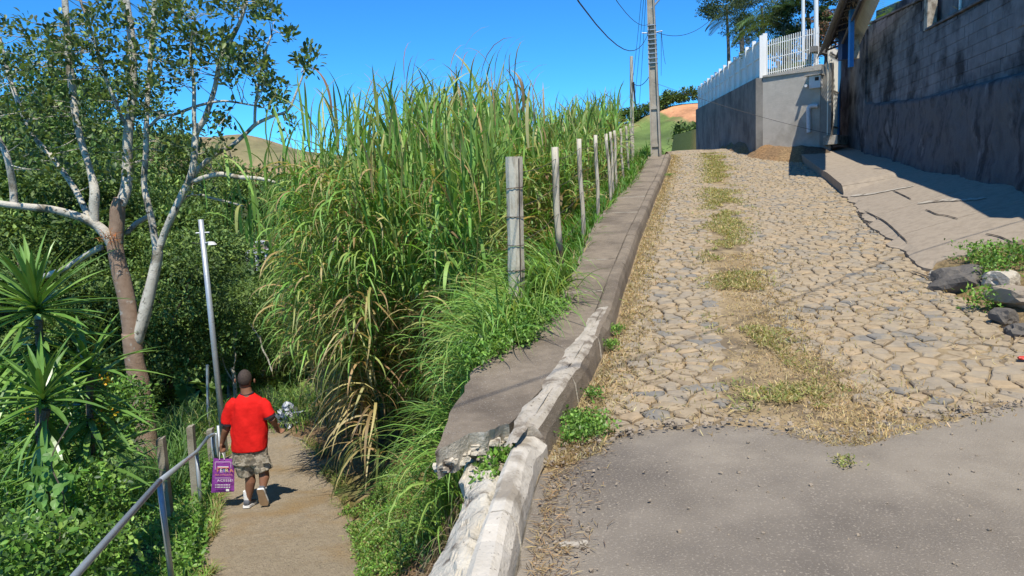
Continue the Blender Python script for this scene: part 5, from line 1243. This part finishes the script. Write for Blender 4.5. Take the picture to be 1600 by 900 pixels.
yucca('broad yucca with dark horizontal leaves reaching toward the handrail', [q(140, 590, .3), q(142, 700, .2), np.array([*P(140, 850, YY)[:2], gz-.1])], [(q(140, 585, .3), 26, -.3, 1.2, .8)], [(q(140, 600, .3), q(140, 800, 0), 130, -.55, .45, .85)])

# heart-leaved vine climbing the lower yucca
vt = thing('climbing_vine', 'heart-leaved vine climbing over the lower yucca', 'plant', q(95, 790, -.9))
def heart(seed):
    a = np.linspace(0, 2*math.pi, 17)[:-1]; r_ = .5*(1-.55*np.sin(a)+.0*a)*np.where(np.sin(a) > .8, .75, 1); V = [(0, 0, .0)]+[(math.cos(t_)*.05*1.0*(1+.15*math.cos(2*t_)), (-.01+.062*math.sin(t_)*(1.15 if t_ > math.pi else .8)), .008*abs(math.cos(t_))-.012*(math.sin(t_) < -.7)) for t_ in a]
    Fc = [(0, 1+i, 1+(i+1) % 16) for i in range(16)]; c = np.array([(.11, .24, .05), (.08, .18, .035), (.14, .28, .06)][seed]); o = mesh('leaf', V, Fc, m_leaf, col=np.tile(c, (17, 1))); me = o.data; off = ORG[o]; bpy.data.objects.remove(o); me.transform(Matrix.Translation(Vector(off))); return me
HL = [heart(i) for i in range(3)]; vb = ORG[vt]
for i in range(62):
    px = 88+g.normal()*20; py = 700+g.random()*95; p = q(px, py, -1.05+g.random()*.3); o = link('leaf', HL[i % 3], vt, Vector(p-vb)); o.rotation_euler = (R(35+g.normal()*25), R(g.normal()*25), g.normal()*.9); s_ = .45+.4*g.random(); o.scale = (s_, s_, s_)
MB().tube(catmull([q(110, 660, -.9), q(80, 720, -.95), q(100, 780, -.95), q(92, 850, -.9)], 5), .006, 5).build('stem', m_bark, vt)

# leafy thickets
def thicket(name, spec, lsz, cols, label, w=None, hexa=True, cat='undergrowth', mat=None):
    acc = Acc()
    for (px, py, rx, ry, Y, n_) in spec:
        a = g.random(n_)*6.28; r_ = np.sqrt(g.random(n_)); pts = np.array([P(px+math.cos(a_)*q_*rx, py+math.sin(a_)*q_*ry, Y+(u-.5)*.9) for a_, q_, u in zip(a, r_, g.random(n_))])
        cl_ = np.repeat(pts[::6], 6, 0)[:n_]; pts = cl_+g.normal(size=cl_.shape)*lsz*.8
        L = lsz*(.6+.8*g.random(n_)); acc.add(leaves(pts, rdir(n_, .1), rdir(n_, 1.3), L, L*.48, pal(n_, cols, .3, w), hexa=hexa))
    acc.build(name, mat or m_leaf, label=label, cat=cat, kind='stuff')
thicket('vine_thicket', [(15, 640, 60, 75, 8.2, 3600), (145, 640, 26, 75, 7.6, 2600), (25, 760, 60, 60, 7.0, 2400), (200, 640, 40, 50, 9, 1800), (100, 860, 110, 50, 5.4, 3000), (20, 870, 60, 60, 4.8, 1600), (150, 780, 45, 60, 6.2, 1800), (100, 620, 50, 50, 9.0, 1600), (-30, 700, 70, 160, 8, 2600)], .055, BR+[(.05, .10, .03)], 'tangled green vines and shrubs covering the ground around the yuccas')
thicket('yellow_flowers', [(45, 640, 14, 10, 7.6, 26), (165, 590, 12, 8, 7.0, 22), (165, 655, 10, 22, 7.0, 20), (135, 640, 6, 14, 7, 10)], .035, [(.75, .55, .02), (.7, .35, .02)], 'small yellow and orange flowers among the vines', cat='flowers')
def reg_left(N):
    y = 3.2+rng.random(N*2)*8.5; x = XPl(y)-.02-rng.random(N*2)**1.3*3.6; return np.stack([x, y, H(x, y)], 1)[:N]
weeds('path_weeds', lambda N: (lambda p_: p_[clumpy(p_[:, 0], p_[:, 1], 1.6, -.5)])(reg_left(N)), 26000, .055, BR, 'lush low weeds filling the ground between handrail and footpath', hgt=.16, hexa=True)
def left_blades(N, lo, hi, y0, y1, dx, cols, name, label, W=.009, w=None):
    y = y0+rng.random(N)*(y1-y0); x = XPl(y)+dx[0]+(dx[1]-dx[0])*rng.random(N); k = fbm(x*1.3, y*1.3) > -.35; x, y = x[k], y[k]; n_ = len(x)
    a = Acc(); a.add(blades(np.stack([x, y, H(x, y)], 1), rng.random(n_)*6.28, lo+(hi-lo)*rng.random(n_), np.full(n_, W)*(.7+.6*rng.random(n_)), 1.2+rng.normal(size=n_)*.25, .8+1.4*rng.random(n_), pal(n_, cols, .3, w), 6)); a.build(name, m_grass, label=label, cat='grass', kind='stuff')
left_blades(5000, .12, .35, 4, 12, (-2.2, .06), [(.13, .27, .04), (.18, .32, .06), (.25, .28, .09)], 'path_edge_grass', 'short bright grass along the left edge of the footpath')
left_blades(2600, .05, .22, 3.5, 12, (.02, .1), [(.20, .34, .06), (.34, .34, .12), (.42, .34, .16)], 'path_fringe', 'ragged short grass fringe on the left lip of the footpath', .008)
left_blades(4200, .5, 1.25, 9.8, 13.5, (-3.2, -.55), [(.06, .13, .03), (.09, .19, .04), (.13, .24, .05)], 'reed_grass', 'tall green grass clump behind the handrail at the foot of the forked tree', .018)
left_blades(16000, .4, .95, 13.2, 27, (-6.5, 5.5), [(.19, .34, .06), (.26, .38, .09), (.32, .36, .12), (.13, .24, .045)], 'sunlit_meadow', 'sunlit pale green grass slope behind the walking man', .018)
def reg_under(N):
    y = 11+rng.random(N)*9; x = XPl(y)-1.2-rng.random(N)*9; return np.stack([x, y, H(x, y)], 1)
weeds('undergrowth', reg_under, 26000, .13, FC+FY[:1], 'shaded undergrowth on the slope below the trees', hgt=1.0, cat='undergrowth', mat=m_dark_leaf)
# leafy plant on the bank near the camera
c0_ = ghit(672, 884, 2.5, 6); bt = thing('leafy_plant', 'upright dark green plant with long narrow leaves on the near bank', 'plant', c0_)
for k_ in range(5):
    s0 = c0_+np.array([g.normal()*.06, g.normal()*.06, 0]); tipp = s0+np.array([g.normal()*.05-.02, .03, .22+.16*g.random()]); MB().tube([s0, (s0+tipp)/2+[.01, 0, 0], tipp], .004, 5).build('stem', m_leaf, bt, col=(.10, .15, .05))
    n_ = 15; f = np.linspace(.15, 1, n_)[:, None]; pos = s0+(tipp-s0)*f; az = np.arange(n_)*2.4+g.random()*3
    for i in range(n_):
        V, Fc, C = leaves(pos[i:i+1], np.array([[math.cos(az[i]), math.sin(az[i]), .5+.5*f[i, 0]]]), np.array([[0, 0, 1.]]), np.array([.085+.03*g.random()]), np.array([.022]), pal(1, [(.05, .13, .045), (.08, .17, .04)])); mesh('leaf', V, Fc, m_leaf, bt, col=C)

# ================================================================== PALMS AND TREES OVER THE WHITE FENCE
def frond(mb_acc, p, az, el, L, col, droop=1.3, nl_=22, lw=.03, ll=.45):
    s_ = np.linspace(0, 1, nl_); th = el-droop*s_**1.3; ds = L/nl_; r_ = np.cumsum(np.cos(th))*ds; z_ = np.cumsum(np.sin(th))*ds
    c = p+np.stack([np.cos(az)*r_, np.sin(az)*r_, z_], 1); side = np.array([-math.sin(az), math.cos(az), 0])
    for sg in (1, -1):
        d = side*sg*.8+np.stack([np.cos(az)*np.cos(th), np.sin(az)*np.cos(th), np.sin(th)], 1)*.6+[0, 0, -.35]
        Ls = ll*np.sin(np.pi*(.12+.85*s_))**.7*np.ones(nl_); mb_acc.add(leaves(c, d, np.tile([0, 0, 1.], (nl_, 1)), Ls, np.full(nl_, lw), pal(nl_, [col], .2), hexa=False))
    return c
m_palmt = nmat('palm_trunk', (.20, .17, .13), (.30, .26, .21), 4, .9, .4, 30)
def palm(label, base, head, rt_, n_, L, cols, ll=.45, lw=.035):
    t = thing('palm_tree', label, 'palm', base, None); MB().tube(catmull([base, (base+head)/2+[.05, 0, 0], head], 5), np.linspace(rt_*1.2, rt_, 11), 9, noise=.05).build('trunk', m_palmt, t)
    for i in range(n_):
        a = Acc(); el = 1.35-1.5*((i*.618) % 1); c = frond(a, head, i*2.4, el, L*(.8+.3*g.random()), cols[i % len(cols)], 1.2+.5*g.random(), 24, lw, ll); a.build('frond', m_leaf, t)
    return t
DK = [(.03, .06, .025), (.045, .08, .03), (.10, .14, .05)]
h1 = P(1157, 30, 36); pt = palm('slender palm with drooping seed clusters above the white fence', P(1159, 130, 36), h1, .10, 26, 1.9, DK)
for px in (1150, 1167): 
    V, Fc, C = leaves(P(px, 62, 36)+g.normal(size=(260, 3))*[.13, .1, .20], g.normal(size=(260, 3)), g.normal(size=(260, 3)), np.full(260, .10), np.full(260, .03), pal(260, [(.26, .22, .15), (.18, .15, .10)])); mesh('seed_cluster', V, Fc, m_leaf, pt, col=C, kind='stuff')
palm('palm with long light green fronds behind the bar railing', P(1228, 108, 27.5), P(1226, 38, 27.5), .14, 24, 2.1, [(.05, .10, .03), (.12, .19, .06), (.08, .14, .04)], .55, .045)
def yard_tree(label, px, py, Y, rx, rz, n_, cols, ls=.11, seed=1):
    (V, Fc, C), cl = crown_mesh('crown', rx, rz, 30, n_, ls, cols, seed); c = P(px, py, Y); base = np.array([c[0], c[1], 4.3]); t = thing('yard_tree', label, 'tree', base); mesh('crown', V+c, Fc, m_dark_leaf, t, col=C); MB().tube(catmull([base, (base+c)/2+[.1, 0, 0], c], 4), np.linspace(.12, .06, 9), 8).build('trunk', m_bark, t)
yard_tree('dark fine-leaved tree above the white fence between the palms', 1190, 10, 33, 1.9, 1.2, 9000, DK, .10, 41)
yard_tree('dark conifer-like tree behind the bar railing next to the canopy', 1262, 20, 27, 1.0, 1.9, 9000, DK, .10, 42)
yard_tree('low dark shrub tree seen through the white bars', 1215, 95, 27, 1.1, .7, 5000, DK+FC, .09, 43)
yard_tree('dense dark tree at the left end of the palms above the fence', 1135, 8, 38, 1.3, .7, 5000, DK, .10, 44)
yard_tree('reddish-tipped dark shrub right beside the canopy', 1288, 50, 25.5, .5, .9, 3000, [(.25, .13, .08), (.05, .07, .03)], .08, 45)
a = Acc(); 
for i in range(420):
    f = g.random(); qq = A_+dv*(.15+.7*f); z0 = ztA+(ztB-ztA)*f; a.add(blades(np.array([[qq[0]+.12, qq[1]+.3+.2*g.random(), z0-.05]]), g.random(1)*6.28, .25+.25*g.random(1), np.array([.02]), np.array([1.3]), np.array([1.2]), pal(1, [(.22, .30, .06), (.15, .24, .04)]), 4))
a.build('wall_top_grass', m_grass, label='yellow-green grass tufts at the foot of the bar railing', cat='grass', kind='stuff')
a = Acc()
for i in range(2600):
    y = 9.5+g.random()*6.4; a.add(blades(np.array([[wallX(y)+.22+g.random()*.9, y, 4.0+.1*g.random()]]), g.random(1)*6.28, .25+.3*g.random(1), np.array([.014]), np.array([1.3]), np.array([1.3]), pal(1, [(.16, .26, .05), (.24, .30, .08), (.36, .30, .14)]), 4))
a.build('terrace_grass', m_grass, label='bright grass growing on the terrace behind the stepped wall top', cat='grass', kind='stuff')
a = Acc()
for i in range(9): frond(a, P(1368, 45, 21.5), i*.7, 1.2-.5*(i % 3)*.5, 1.4, (.16, .28, .05), 1.3, 20, .04, .40)
a.build('young_palm', m_leaf, label='young bright green palm fronds rising behind the wall beside the canopy', cat='palm')
for (x_, y_, z_, sx_, sy_, sz_) in ((13.3, 25.2, 3.4, 5.5, 6.6, 1.9),): pass
MB().box((11.9, 26.9, 3.2), (4.6, 1.5, 2.2), jit=.2).build('yard_terrace', m_soil, kind='structure')

# ================================================================== THE MAN
def remesh(mb, voxel, smooth_it, name, mat, parent, mats=None, matf=None, post=None):
    tmp = bpy.data.meshes.new('tmp'); tmp.from_pydata(np.concatenate(mb.v).tolist(), [], mb.f); o = bpy.data.objects.new('tmp', tmp); COL.objects.link(o)
    m_ = o.modifiers.new('r', 'REMESH'); m_.mode = 'VOXEL'; m_.voxel_size = voxel
    if smooth_it: s_ = o.modifiers.new('s', 'SMOOTH'); s_.factor = .5; s_.iterations = smooth_it
    dg = bpy.context.evaluated_depsgraph_get(); ev = o.evaluated_get(dg); me = bpy.data.meshes.new_from_object(ev); bpy.data.objects.remove(o)
    V = np.array([v.co[:] for v in me.vertices]); 
    if post is not None: V = post(V)
    Fc = [tuple(p_.vertices) for p_ in me.polygons]; mi = None
    if matf is not None: cen = np.array([V[list(f)].mean(0) for f in Fc]); mi = matf(cen)
    return mesh(name, V, Fc, mat, parent, smoothf=True, mats=mats, mi=mi)
MP = hit(398, 795, ZP); MY = float(MP[1]); MZ = float(MP[2])+.035
print('man at', MP)
J = lambda px, py, dy=0.0: P(px, py, MY+dy)
def ell(mb, c, r_, n=14, m=10):
    V = []; 
    for i in range(m+1):
        a = math.pi*i/m
        for j in range(n): b_ = 2*math.pi*j/n; V.append((c[0]+r_[0]*math.sin(a)*math.cos(b_), c[1]+r_[1]*math.sin(a)*math.sin(b_), c[2]+r_[2]*math.cos(a)))
    mb.add(V, [(i*n+j, (i+1)*n+j, (i+1)*n+(j+1) % n, i*n+(j+1) % n) for i in range(m) for j in range(n)])
def rings(mb, lst, n=24, p=2.3):
    """lst of (centre, rx, ry) horizontal superellipse rings"""
    V = []
    for c, rx, ry in lst:
        for j in range(n): a = 2*math.pi*j/n; ca, sa = math.cos(a), math.sin(a); V.append((c[0]+rx*abs(ca)**(2/p)*(1 if ca > 0 else -1), c[1]+ry*abs(sa)**(2/p)*(1 if sa > 0 else -1), c[2]))
    k = len(lst); mb.add(V, [(i*n+j, i*n+(j+1) % n, (i+1)*n+(j+1) % n, (i+1)*n+j) for i in range(k-1) for j in range(n)]+[tuple(range(n-1, -1, -1)), tuple((k-1)*n+j for j in range(n))])
S_ = MY/F   # metres per pixel near the man
man = thing('person', 'man seen from behind in red T-shirt and camouflage shorts walking down the footpath', 'person', (MP[0], MP[1], MZ))
m_skin = nmat('brown_skin', (.20, .095, .055), (.24, .115, .068), 6, .5, .1, 60, spec=.35); m_hair = nmat('black_hair', (.035, .026, .022), (.075, .055, .045), 60, .8, .3, 200)
m_red = nmat('red_cotton', (.62, .012, .010), (.70, .018, .014), 3, .85, .25, 9, bdist=.05, spec=.15); m_cuff = plain('dark_ribbing', (.035, .02, .03), .9)
m_camo = nmat('camouflage_cloth', (.36, .31, .24), (.44, .39, .31), 10, .9, .4, 12, c3=(.15, .13, .10), scale3=11, th3=(.50, .56), c4=(.25, .21, .15), scale4=17, th4=(.54, .60), bdist=.03)
m_sole = plain('tan_sole', (.42, .29, .17), .7); m_shoe = plain('grey_shoe', (.10, .11, .13), .7); m_sock = plain('white_sock', (.75, .75, .74), .9)
# body: one continuous skin surface
bm_ = MB()
ell(bm_, J(382.5, 592), (.076, .094, .108)); ell(bm_, J(382.5, 602, .02), (.062, .08, .06))
for sg in (-1, 1): ell(bm_, J(382.5+sg*15.2, 595, .01), (.012, .022, .032), 8, 6)
ell(bm_, J(382.5, 597, .10), (.014, .022, .022), 8, 6)
bm_.tube([J(383, 600, .01), J(385, 612), J(388, 624)], [.062, .066, .085], 14)
rings(bm_, [(J(390, 705), .17, .12), (J(390, 690), .185, .13), (J(390, 660), .18, .12), (J(389, 635), .20, .11), (J(388, 624), .15, .09), (J(387, 618), .08, .07)])
# arms
bm_.tube([J(364, 630), J(359, 645), J(355.5, 662)], [.062, .056, .050], 12); bm_.tube([J(355.5, 660), J(353, 672), J(349, 684, .02), J(346.5, 694, .03)], [.050, .047, .036, .027], 12)
bm_.tube([J(413, 630), J(418, 643), J(424, 654, -.03)], [.060, .055, .048], 12); bm_.tube([J(424, 653, -.03), J(428, 659, .05), J(430.5, 665, .14)], [.048, .042, .028], 12)
def hand(mb, wr, d, side_, thumb_side, curl=1.2, s_=1.0, spread=.021):
    d = d/np.linalg.norm(d); side_ = side_-d*(side_@d); side_ /= np.linalg.norm(side_); nrm = np.cross(d, side_)
    pc = wr+d*.045*s_; mb.box(pc, (.082*s_, .095*s_, .030*s_), np.array([side_, d, nrm]))
    for i in range(4):
        L = (.072, .082, .076, .060)[i]*s_; b0_ = wr+d*.088*s_+side_*(1.5-i)*spread*s_*thumb_side; a_ = 0; pts = [b0_-d*.02]; cur = b0_
        for k_ in range(4): pts.append(cur); a_ += curl/3; cur = cur+(d*math.cos(a_)+nrm*math.sin(a_))*L/3
        mb.tube(pts, [.011*s_, .0105*s_, .010*s_, .0095*s_, .008*s_], 7)
    tb = wr+d*.025*s_+side_*.038*s_*thumb_side; t1 = tb+(d*.5+side_*.7*thumb_side+nrm*.3)*.034*s_; t2_ = t1+(d*.85+nrm*.45)*.032*s_; mb.tube([tb-side_*.02*thumb_side, tb, t1, t2_], [.015*s_, .014*s_, .012*s_, .009*s_], 7)
hand(bm_, J(346.5, 694, .03), np.array([-.12, .0, -1.]), np.array([0, 1., 0]), 1, 3.6); hand(bm_, J(430.5, 665, .14), np.array([.2, .55, -.9]), np.array([0, 1., .3]), 1, 1.5)
# legs
bm_.tube([J(380, 705), J(385, 725), J(390, 742)], [.095, .085, .062], 14); bm_.tube([J(390, 740), J(391.5, 752), J(390, 765), J(388, 778), J(387, 788, .0)], [.060, .064, .052, .037, .036], 14)
bm_.tube([J(402, 705), J(408, 722), J(412, 738)], [.095, .085, .064], 14); bm_.tube([J(412, 736), J(413, 746, -.03), J(411.5, 755, -.06), J(410.5, 763, -.09)], [.062, .064, .050, .038], 14)
remesh(bm_, .0075, 3, 'body', m_skin, man)
# hair cap
hb_ = MB(); ell(hb_, J(382.5, 591.5), (.080, .099, .111), 24, 18)
hc = J(382.5, 590.5)
V = np.array(hb_.v[0]); Fc = [f for f in hb_.f if (V[list(f)].mean(0)[2] > hc[2]-.035 or (V[list(f)].mean(0)[2] > hc[2]-.075 and V[list(f)].mean(0)[1] < hc[1]-.04))]
mesh('hair', V, Fc, m_hair, man, smoothf=True)
# T-shirt
sh = MB()
rings(sh, [(J(390.5, 701), .215, .158), (J(390.5, 694), .215, .160), (J(390.5, 680), .209, .157), (J(390, 660), .200, .145), (J(389, 643), .201, .137), (J(388.5, 633), .205, .128), (J(388, 625), .180, .110), (J(387, 619), .120, .085), (J(386, 615), .085, .070)])
sh.tube([J(370, 629), J(362, 636), J(357.5, 650), J(355.5, 661)], [.085, .085, .078, .080], 16); sh.tube([J(406, 629), J(413, 635), J(418.5, 646, -.02), J(421, 650, -.02)], [.085, .082, .073, .074], 16)
def wrinkle(V):
    n_ = fbm(V[:, 0]*6, V[:, 1]*6, V[:, 2]*3.2, 3)*.015+np.maximum(0, vn(V[:, 0]*12+V[:, 2]*5, V[:, 1]*5, V[:, 2]*3.2))*.02*np.clip((J(0, 640)[2]-V[:, 2])/.3, 0, 1); c = J(390, 660); d = V-c; d[:, 2] = 0; return V+d/(np.linalg.norm(d, axis=1)[:, None]+1e-6)*n_[:, None]
remesh(sh, .011, 5, 't_shirt', m_red, man, post=wrinkle)
def cuff(c, dvec, r_, name='sleeve_band'):
    dvec = dvec/np.linalg.norm(dvec); mb = MB(); mb.tube([c-dvec*.016, c+dvec*.012], r_, 20); mb.build(name, m_cuff, man, smoothf=False)
cuff(J(355.3, 661.5), J(355.3, 661.5)-J(357.5, 650), .080); cuff(J(421.3, 650.8, -.02), J(421.3, 650.8)-J(418.5, 645), .0745)
MB().tube([J(386, 614.6)+[math.cos(a)*.072, math.sin(a)*.062, -.016*abs(math.sin(a))+.012] for a in np.linspace(0, 6.283, 25)], .010, 6, cap=False).build('collar', m_cuff, man)
# shorts
so_ = MB()
rings(so_, [(J(390.5, 722), .205, .15), (J(390.5, 712), .212, .15), (J(390.5, 702), .205, .148), (J(390.5, 694), .19, .14)])
so_.tube([J(379, 712), J(381, 726), J(386, 741, .02)], [.118, .116, .108], 20); so_.tube([J(402, 712), J(408, 724), J(413, 736, -.02)], [.118, .118, .108], 20)
def wr2(V):
    n_ = fbm(V[:, 0]*9, V[:, 1]*9, V[:, 2]*7, 3)*.014; c = J(390, 700); d = V-c; d[:, 2] = 0; return V+d/(np.linalg.norm(d, axis=1)[:, None]+1e-6)*n_[:, None]
remesh(so_, .011, 3, 'shorts', m_camo, man, post=wr2)
# pockets on the shorts
for (a, b_, dy) in ((372, 718, -.13), (415, 717, -.13)): MB().box(J(a, b_, dy), (.075, .02, .09), jit=.012).build('pocket', m_camo, man)
# shoes
def shoe(ank, fdir, updir, lab):
    fdir = fdir/np.linalg.norm(fdir); updir = updir-fdir*(updir@fdir); updir /= np.linalg.norm(updir); sd = np.cross(fdir, updir)
    prof = [(-.055, .026, .050), (-.045, .036, .062), (-.01, .040, .070), (.04, .040, .055), (.09, .046, .042), (.14, .050, .034), (.18, .046, .028), (.205, .030, .018)]
    V = []; n_ = 14
    for x_, w_, h_ in prof:
        for j in range(n_): a = 2*math.pi*j/n_; V.append(ank+fdir*x_+sd*w_*math.cos(a)+updir*(-.055+h_*(.5+.5*math.sin(a))*1.25))
    k = len(prof); o = mesh('shoe', V, [(i*n_+j, i*n_+(j+1) % n_, (i+1)*n_+(j+1) % n_, (i+1)*n_+j) for i in range(k-1) for j in range(n_)]+[tuple(range(n_-1, -1, -1)), tuple((k-1)*n_+j for j in range(n_))], m_shoe, man, smoothf=True, label=lab)
    V = []
    for x_, w_, h_ in prof:
        for z_ in (-.075, -.047): V += [ank+fdir*(x_-.004)+sd*(w_+.006)+updir*z_, ank+fdir*(x_-.004)-sd*(w_+.006)+updir*z_]
    Fc = []
    for i in range(k-1):
        a, c = 4*i, 4*(i+1); Fc += [(a+1, a, c, c+1), (a+2, a+3, c+3, c+2), (a, a+2, c+2, c), (a+3, a+1, c+1, c+3)]
    Fc += [(0, 1, 3, 2), (4*k-4, 4*k-2, 4*k-1, 4*k-3)]; mesh('sole', V, Fc, None, o, mats=[m_sole, m_sock], mi=[0 if (f % 4 == 0 and f < 4*(k-1)) else 1 for f in range(len(Fc))])
anL = J(387.5, 789, .0); anL[2] = MZ+.075; shoe(anL, np.array([.04, 1, -.16]), np.array([0, .1, 1.]), 'grey shoe flat on the ground')
anR = J(410.5, 764, -.09); shoe(anR, np.array([.03, .34, -1.]), np.array([.0, .9, .35]), 'grey shoe lifted with its tan sole showing')
MB().tube([anL+[0, 0, .13], anL+[0, 0, .02]], [.042, .044], 12).build('sock', m_sock, man); MB().tube([anR+[0, .03, .06], anR+[0, .01, .0]], [.044, .044], 12).build('sock', m_sock, man)
# shopping bag
m_bag = nmat('purple_plastic', (.20, .035, .24), (.28, .06, .32), 6, .4, .5, 12, c3=(.40, .16, .42), scale3=9, th3=(.60, .70), bdist=.03, spec=.5)
bgc = J(348.5, 742, .0); sb = thing('shopping_bag', 'purple plastic shopping bag with white handles and printed lettering in his left hand', 'bag', J(348.5, 770)); mb = MB()
c4 = [J(333.5, 716), J(366.5, 717), J(366, 768), J(330, 770)]; nu, nv_ = 16, 22; V = []
for sgn in (-1, 1):
    for j in range(nv_+1):
        for i in range(nu+1):
            u, v_ = i/nu, j/nv_; p = (c4[0]*(1-u)+c4[1]*u)*(1-v_)+(c4[3]*(1-u)+c4[2]*u)*v_; bulge = .028*math.sin(math.pi*u)**.5*math.sin(math.pi*min(1, v_*.9+.1))**.5 if 0 < u < 1 and v_ < 1 else 0
            cr = .005*float(fbm(u*5+sgn, v_*7)) if 0 < u < 1 and 0 < v_ < 1 else 0; V.append(p+[0, sgn*(bulge+cr), 0])
k = nu+1; n1 = k*(nv_+1); Fc = [(j*k+i, j*k+i+1, (j+1)*k+i+1, (j+1)*k+i) for j in range(nv_) for i in range(nu)]; Fc2 = [tuple(x+n1 for x in reversed(f)) for f in Fc]
mesh('bag_body', V, Fc+Fc2, m_bag, sb, smoothf=True)
hd = J(345.5, 703.5, .03)
for dx in (-4.5, 5.5): 
    MB().tube(catmull([J(346.5+dx*.75, 718, -.02), J(346+dx*.6, 712, -.01), hd+[dx*.002, -.02, .0]], 4), .012, 6, squash=.4).build('handle', m_white, sb)
def text(s_, px, py, hpx, cols, name='print', sx=1.0):
    cx = px; 
    for i, ch in enumerate(s_):
        if ch == ' ': cx += hpx*.35; continue
        cu = bpy.data.curves.new('t', 'FONT'); cu.body = ch; cu.size = 1.0; cu.extrude = .0; to = bpy.data.objects.new('t', cu); COL.objects.link(to); dg = bpy.context.evaluated_depsgraph_get(); me = bpy.data.meshes.new_from_object(to.evaluated_get(dg)); bpy.data.objects.remove(to)
        if not len(me.vertices): continue
        Vt = np.array([v.co[:] for v in me.vertices]); w_ = Vt[:, 0].max(); o3 = J(cx, py, -.040); sc = hpx*S_/.72; Vw = np.stack([o3[0]+Vt[:, 0]*sc*sx, np.full(len(Vt), o3[1]), o3[2]+Vt[:, 1]*sc], 1)
        PR[cols[i % len(cols)]].add(Vw, [tuple(p_.vertices) for p_ in me.polygons]); cx += (w_+.12)*sc/S_*sx
prm = {'w': m_white, 'o': plain('print_orange', (.85, .35, .12), .5), 'b': plain('print_blue', (.25, .6, .8), .5), 'y': plain('print_yellow', (.85, .75, .3), .5), 'r': plain('print_red', (.75, .12, .12), .5)}
PR = {k_: MB() for k_ in prm}
text('FEIRA', 338.5, 738, 6.4, 'owbyo', sx=1.05); text('PRA E FELICITE', 336, 743.2, 2.8, 'o', sx=.92); text('ACESSE!', 339.5, 752.5, 4.0, 'w', sx=1.1)
for (x0, x1, y0, y1, c_) in ((339, 358, 730.2, 731.6, 'r'), (340, 357, 728.8, 730.2, 'w'), (336, 361, 721.5, 722, 'w'), (336, 336.5, 721.5, 734, 'w'), (360.5, 361, 721.5, 731, 'w'), (336, 361, 746.6, 747, 'w'), (353, 358, 764, 767.5, 'w'))+tuple((336+i*2.4, 336+i*2.4+1.1+(i*7 % 5)*.22, y_, y_+1.3, 'w') for y_ in (757, 760.6) for i in range(10)):
    a, b_, c_3, d_ = J(x0, y1, -.040), J(x1, y1, -.040), J(x1, y0, -.040), J(x0, y0, -.040); PR[c_].add([a, b_, c_3, d_], [(0, 1, 2, 3)])
for k_, v_ in PR.items():
    if v_.n: v_.build('print', prm[k_], sb)
